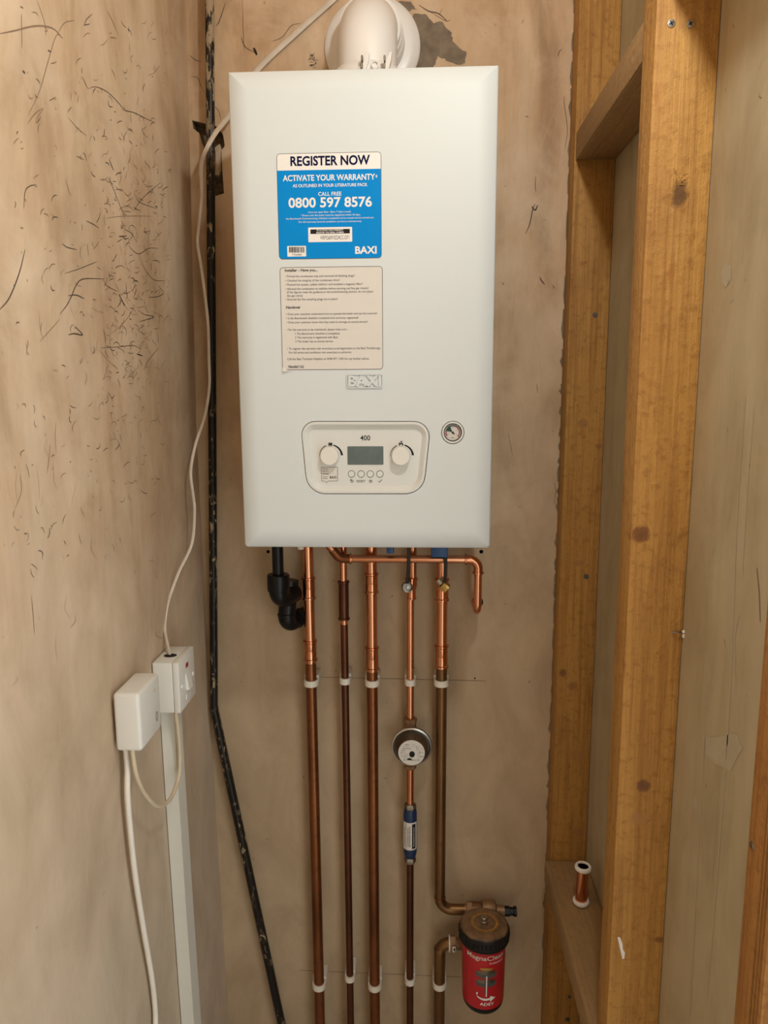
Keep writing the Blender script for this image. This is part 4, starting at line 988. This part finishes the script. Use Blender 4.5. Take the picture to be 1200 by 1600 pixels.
art([(-.003, za+H*.28), (.003, za+H*.28), (.003, za+H*.62), (-.003, za+H*.62)], 4, .0008); art([(-.0006, za+H*.24), (.0014, za+H*.24), (.0014, za+H*.6), (-.0006, za+H*.6)], 3, .0010)
sw = []
for q in range(13): t = q/12; a = math.radians(150+t*150); sw.append((-.001+.0185*math.cos(a), za+H*.275+.0085*math.sin(a)))
for q in range(13): t = 1-q/12; a = math.radians(150+t*150); sw.append((-.001+.0185*math.cos(a)*.93, za+H*.275+.0085*math.sin(a)-.0052+.0018*abs(math.cos(a))))
f = cw(A0-.04, .0012)
lab.add([f(*p) for p in sw], [(k, k+1, 24-k, 25-k) for k in range(12)], 3)
art([(.008, za+H*.275-.0033), (.008, za+H*.275-.0165), (.0195, za+H*.275-.0085)], 3, .0012)
lab.text('ADEY', pl, -.014, .016, za+H*.075, .0062, 3, .02)
for s_ in (-1, 1):
    for k in range(9):
        x = s_*.031; z = za+H*(.70-.045*k); ll = random.uniform(.004, .009); lab.add([pl(x-ll/2, z), pl(x+ll/2, z), pl(x+ll/2, z+.0007), pl(x-ll/2, z+.0007)], [(0, 1, 2, 3)], 7)
plabel(lab.build('label', ['red_print', 'ink', 'grey_face', 'paper_white', 'grey_dark', 'steel_dark', 'gold', 'darkred_print'], mf, sharp=40), 'red printed wrap label with an arrow and grey discs')
Hc = zcap_top-zcap0
cpb = MB(); prof_c = [(.044, zcap0-.002), (.0492, zcap0-.001), (.0505, zcap0+.002), (.0502, zcap0+.006), (.0498, zcap0+.008), (.0505, zcap0+Hc*.72), (.049, zcap0+Hc*.86), (.046, zcap0+Hc*.94), (.040, zcap0+Hc*.985), (.030, zcap0+Hc), (.0002, zcap0+Hc+.001)]
cpb.lathe(prof_c, o, (0, 0, 1), 56)
for k in range(40):
    a = 2*math.pi*k/40; c = cyl(MXc, MYc, .0503, a, 0); d = V((math.sin(a), -math.cos(a), 0)); e = V((d.y, -d.x, 0))*.0012
    zz0, zz1 = zcap0+.009, zcap0+Hc*.70; b_ = V((c.x, c.y, 0))
    cpb.add([b_+e+V((0, 0, zz0)), b_-e+V((0, 0, zz0)), b_+d*.0012+V((0, 0, zz0)), b_+e+V((0, 0, zz1)), b_-e+V((0, 0, zz1)), b_+d*.0012+V((0, 0, zz1))], [(0, 2, 5, 3), (2, 1, 4, 5), (3, 5, 4), (0, 1, 2)], 0)
cap = cpb.build('cap', 'cap', mf)
rr = MB()
for r0, r1 in ((.0225, .0252), (.0262, .0275)):
    n = 48; vs = []
    for k in range(n):
        a = 2*math.pi*k/n
        for r in (r0, r1): vs.append(V((MXc+.001+r*math.cos(a), MYc+r*math.sin(a), zcap_top+.0012)))
    rr.add(vs, [(2*k, 2*k+1, (2*k+3) % (2*n), (2*k+2) % (2*n)) for k in range(n)], 0)
plabel(rr.build('ring_print', 'gold', cap), 'worn gold ring printed on the cap top')
MB().lathe([(.0085, 0), (.0085, .005), (.0065, .006), (.0065, .012), (.0055, .013), (.0035, .013), (.0032, .009), (.0002, .009)], V((MXc, MYc, zcap_top)), (0, 0, 1), 20).build('bleed_valve', 'steel', mf)
# valves behind the canister
vt = MB(); vt.tube([V((.0985, PYc, zel)), V((onY(787, 1425, PYc).x+.001, PYc, zel-.0005))], .0118, 20)
vt.lathe([(.012, 0), (.0165, .001), (.0165, .012), (.012, .013)], V((.103, PYc, zel)), (1, 0, 0), 6)
vt.lathe([(.012, -.016), (.0185, -.013), (.0205, 0), (.0185, .013), (.012, .016)], V((.150, PYc, zel+.002)), (1, 0, 0), 24)
vt.tube([V((.135, PYc, zel)), V((.135, MYc+.03, zel-.004))], .013, 16)
vt.build('isolating_valve', 'brown_brass', mf)
vk = MB(); xk = onY(787, 1425, PYc).x
vk.lathe([(.0095, 0), (.0105, .001), (.0105, .012), (.0085, .013), (.0085, .020), (.0105, .021), (.0105, .026), (.0085, .027)], V((xk, PYc, zel-.001)), (1, 0, 0), 14)
vk.build('valve_cap', 'black', mf)
vl = MB(); vl.tube([V((.0705, PYc, zel2)), V((.105, PYc, zel2)), ], .0125, 20); vl.lathe([(.0125, 0), (.0165, .001), (.0165, .013), (.0125, .014)], V((.0685, PYc, zel2)), (1, 0, 0), 6, 1)
vl.tube([V((.105, PYc, zel2)), V((.125, MYc+.03, zel2))], .0125, 16)
vl.lathe([(.0155, 0), (.0168, .0004), (.0168, .0028), (.0155, .0032)], V((.0668, PYc, zel2)), (1, 0, 0), 24, 2)
vl.box(.0745, .0815, PYc-.0180, PYc-.0150, zel2-.006, zel2+.006, .0005, 1, 2); vl.box(.0765, .0800, PYc-.0184, PYc-.0178, zel2-.003, zel2+.004, 0, 1, 3)
vl.build('lower_valve', ['brown_brass', 'brown_brass', 'clip_white', 'green_print'], mf)
# wall bracket behind
MB().box(.110, .160, -.0345, -.0006, zel2-.012, zel-.012, .002).build('bracket', 'brown_brass', mf)

# ================================================================== electrics on the left wall
xl = XL(1.07)
sx0, sx1 = xl+.0012, xl+.0455
sy0, sy1, sz0, sz1 = -.3115, -.2285, 1.0275, 1.1145
sb = thing('switch_box', (xl+.02, -.27, sz0), 'white surface switch box with neon and rocker on the left wall beside the junction box', 'switch')
bb = MB(); bb.box(sx0, sx0+.033, sy0, sy1, sz0, sz1, .002)
bb.add([V((xl+.020+.011*math.cos(q*math.pi/9), -.276+.009*math.sin(q*math.pi/9), sz1+.0003)) for q in range(18)], [tuple(range(18))], 1)
bb.build('back_box', ['white_pl', 'dark'], sb)
fpt = MB().box(sx0+.0335, sx1, sy0-.0005, sy1+.0005, sz0-.0005, sz1+.0005, .0022).build('face_plate', 'white_pl', sb)
cyy = (sy0+sy1)/2; czz = (sz0+sz1)/2
def wedge(y0, y1, z0, z1, dtop, dbot, mat, name, par):
    m = MB(); x = sx1
    m.add([V((x, y0, z0)), V((x, y1, z0)), V((x, y1, z1)), V((x, y0, z1)), V((x+dbot, y0, z0)), V((x+dbot, y1, z0)), V((x+dtop, y1, z1)), V((x+dtop, y0, z1))],
          [(0, 1, 2, 3), (4, 5, 6, 7), (0, 1, 5, 4), (2, 3, 7, 6), (1, 2, 6, 5), (0, 3, 7, 4)], 0); return m.build(name, mat, par)
wedge(cyy-.009, cyy+.009, czz-.016, czz+.012, .0012, .0062, 'white_pl', 'rocker', fpt)
plabel(MB().box(sx1-.0005, sx1+.0008, cyy-.006, cyy+.006, czz+.021, czz+.029, .0004, 1).build('neon_window', 'darkred_print', fpt), 'dark red neon window')
MB().box(sx1-.0005, sx1+.0010, cyy-.012, cyy+.012, czz-.033, czz-.023, .0006, 1).build('fuse_holder', 'white_pl', fpt)
for yy in (sy0+.0125, sy1-.0125): MB().lathe([(.0036, 0), (.0038, .0012), (.0030, .002), (.0002, .002)], V((sx1-.0004, yy, czz-.002)), (1, 0, 0), 14).build('screw', 'paper_white', fpt)
# junction box
jx0, jx1 = xl-.001, xl+.0425
jy0, jy1, jz0, jz1 = -.4755, -.392, 1.0425, 1.1305
jb = thing('junction_box', (xl+.02, -.433, jz0), 'white rounded junction box on the left wall, nearest to the camera', 'junction box')
MB().box(jx0+.0022, jx0+.013, jy0+.009, jy1-.004, jz0+.008, jz1-.008, .002).build('base', 'cream', jb)
lid = MB().box(jx0+.0048, jx1, jy0, jy1, jz0, jz1, .0055, 4).build('lid', 'white_pl', jb)
MB().lathe([(.0030, 0), (.0030, .0006), (.0002, .0006)], V((jx1-.0001, (jy0+jy1)/2+.018, jz1-.018)), (1, 0, 0), 12).build('screw_cover', 'cream', lid)
ky, kz = jy1-.020, jz0+.026
hk = MB(); pts = [V((jx1+.0005, ky+.0035*math.cos(a), kz+.007*math.sin(a))) for a in [q*math.pi/10 for q in range(-8, 13)]]
hk.ribbon(pts, .0012, (1, 0, 0), 0, False); hk.build('terminal_mark', 'grey_ink', lid)
# trunking below the switch box
tz1 = sz0-.001; tyn = onY(284, 1595, -.285).y
xe = .0240
def trx(z): return XL(z)
tz = [tz1, .9, .643, .3, .154, .001]
tm = MB(); lidm = MB()
ya, yb_ = -.2850, -.2480
tm.loft([[V((trx(z)+.0006, ya, z)), V((trx(z)+.0006, yb_, z)), V((trx(z)+xe-.003, yb_, z)), V((trx(z)+xe-.003, ya, z))] for z in tz], 0, True, True)
lidm.loft([[V((trx(z)+xe-.0028, ya-.0006, z)), V((trx(z)+xe-.0028, yb_+.0006, z)), V((trx(z)+xe, yb_+.0006, z)), V((trx(z)+xe, ya-.0006, z))] for z in tz], 0, True, True)
tr = thing('cable_trunking', (xl+.012, -.266, 0.001), 'white square plastic cable trunking running down the left wall under the switch box', 'trunking')
tm.build('channel', 'trunk', tr, smooth=False); lidm.build('lid', 'trunk', tr, smooth=False)
# cables
fx = xl+.026
lp = [V((fx, -.452, jz0+.004)), onX(208, 1180, fx), onX(213, 1210, fx), onX(226, 1240, fx), onX(247, 1260, fx+.002), onX(266, 1248, fx+.004), onX(279, 1215, fx+.006), onX(281, 1180, fx+.008), onX(278.5, 1145, fx+.009), onX(275.5, 1118, fx+.009), V((onX(275, 1112, fx+.009).x, onX(275, 1112, fx+.009).y, sz0+.001))]
lp[0].y = lp[1].y-.0005
tag(MB().tube(spline(lp, 8), .0033, 14).build('flex_cable', 'cream'), 'cream flex hanging in a loop between the junction box and the switch box', 'cable')
wx = xl+.012
wc = [onX(200, 1172, wx), onX(199, 1200, wx), onX(199, 1240, wx), onX(203, 1290, wx), onX(211, 1365, wx), onX(224, 1450, wx), onX(236, 1520, wx), onX(241.5, 1565, wx), onX(243, 1600, wx), onX(243, 1700, wx+.01)]
wc[0] = V((wc[0].x, wc[1].y-.001, jz0+.004)); wc.append(V((wc[-1].x, wc[-1].y, .006)))
tag(MB().tube(spline(wc, 8), .0043, 16).build('white_cable', 'cable'), 'thick white cable hanging from the junction box down out of the photo', 'cable')
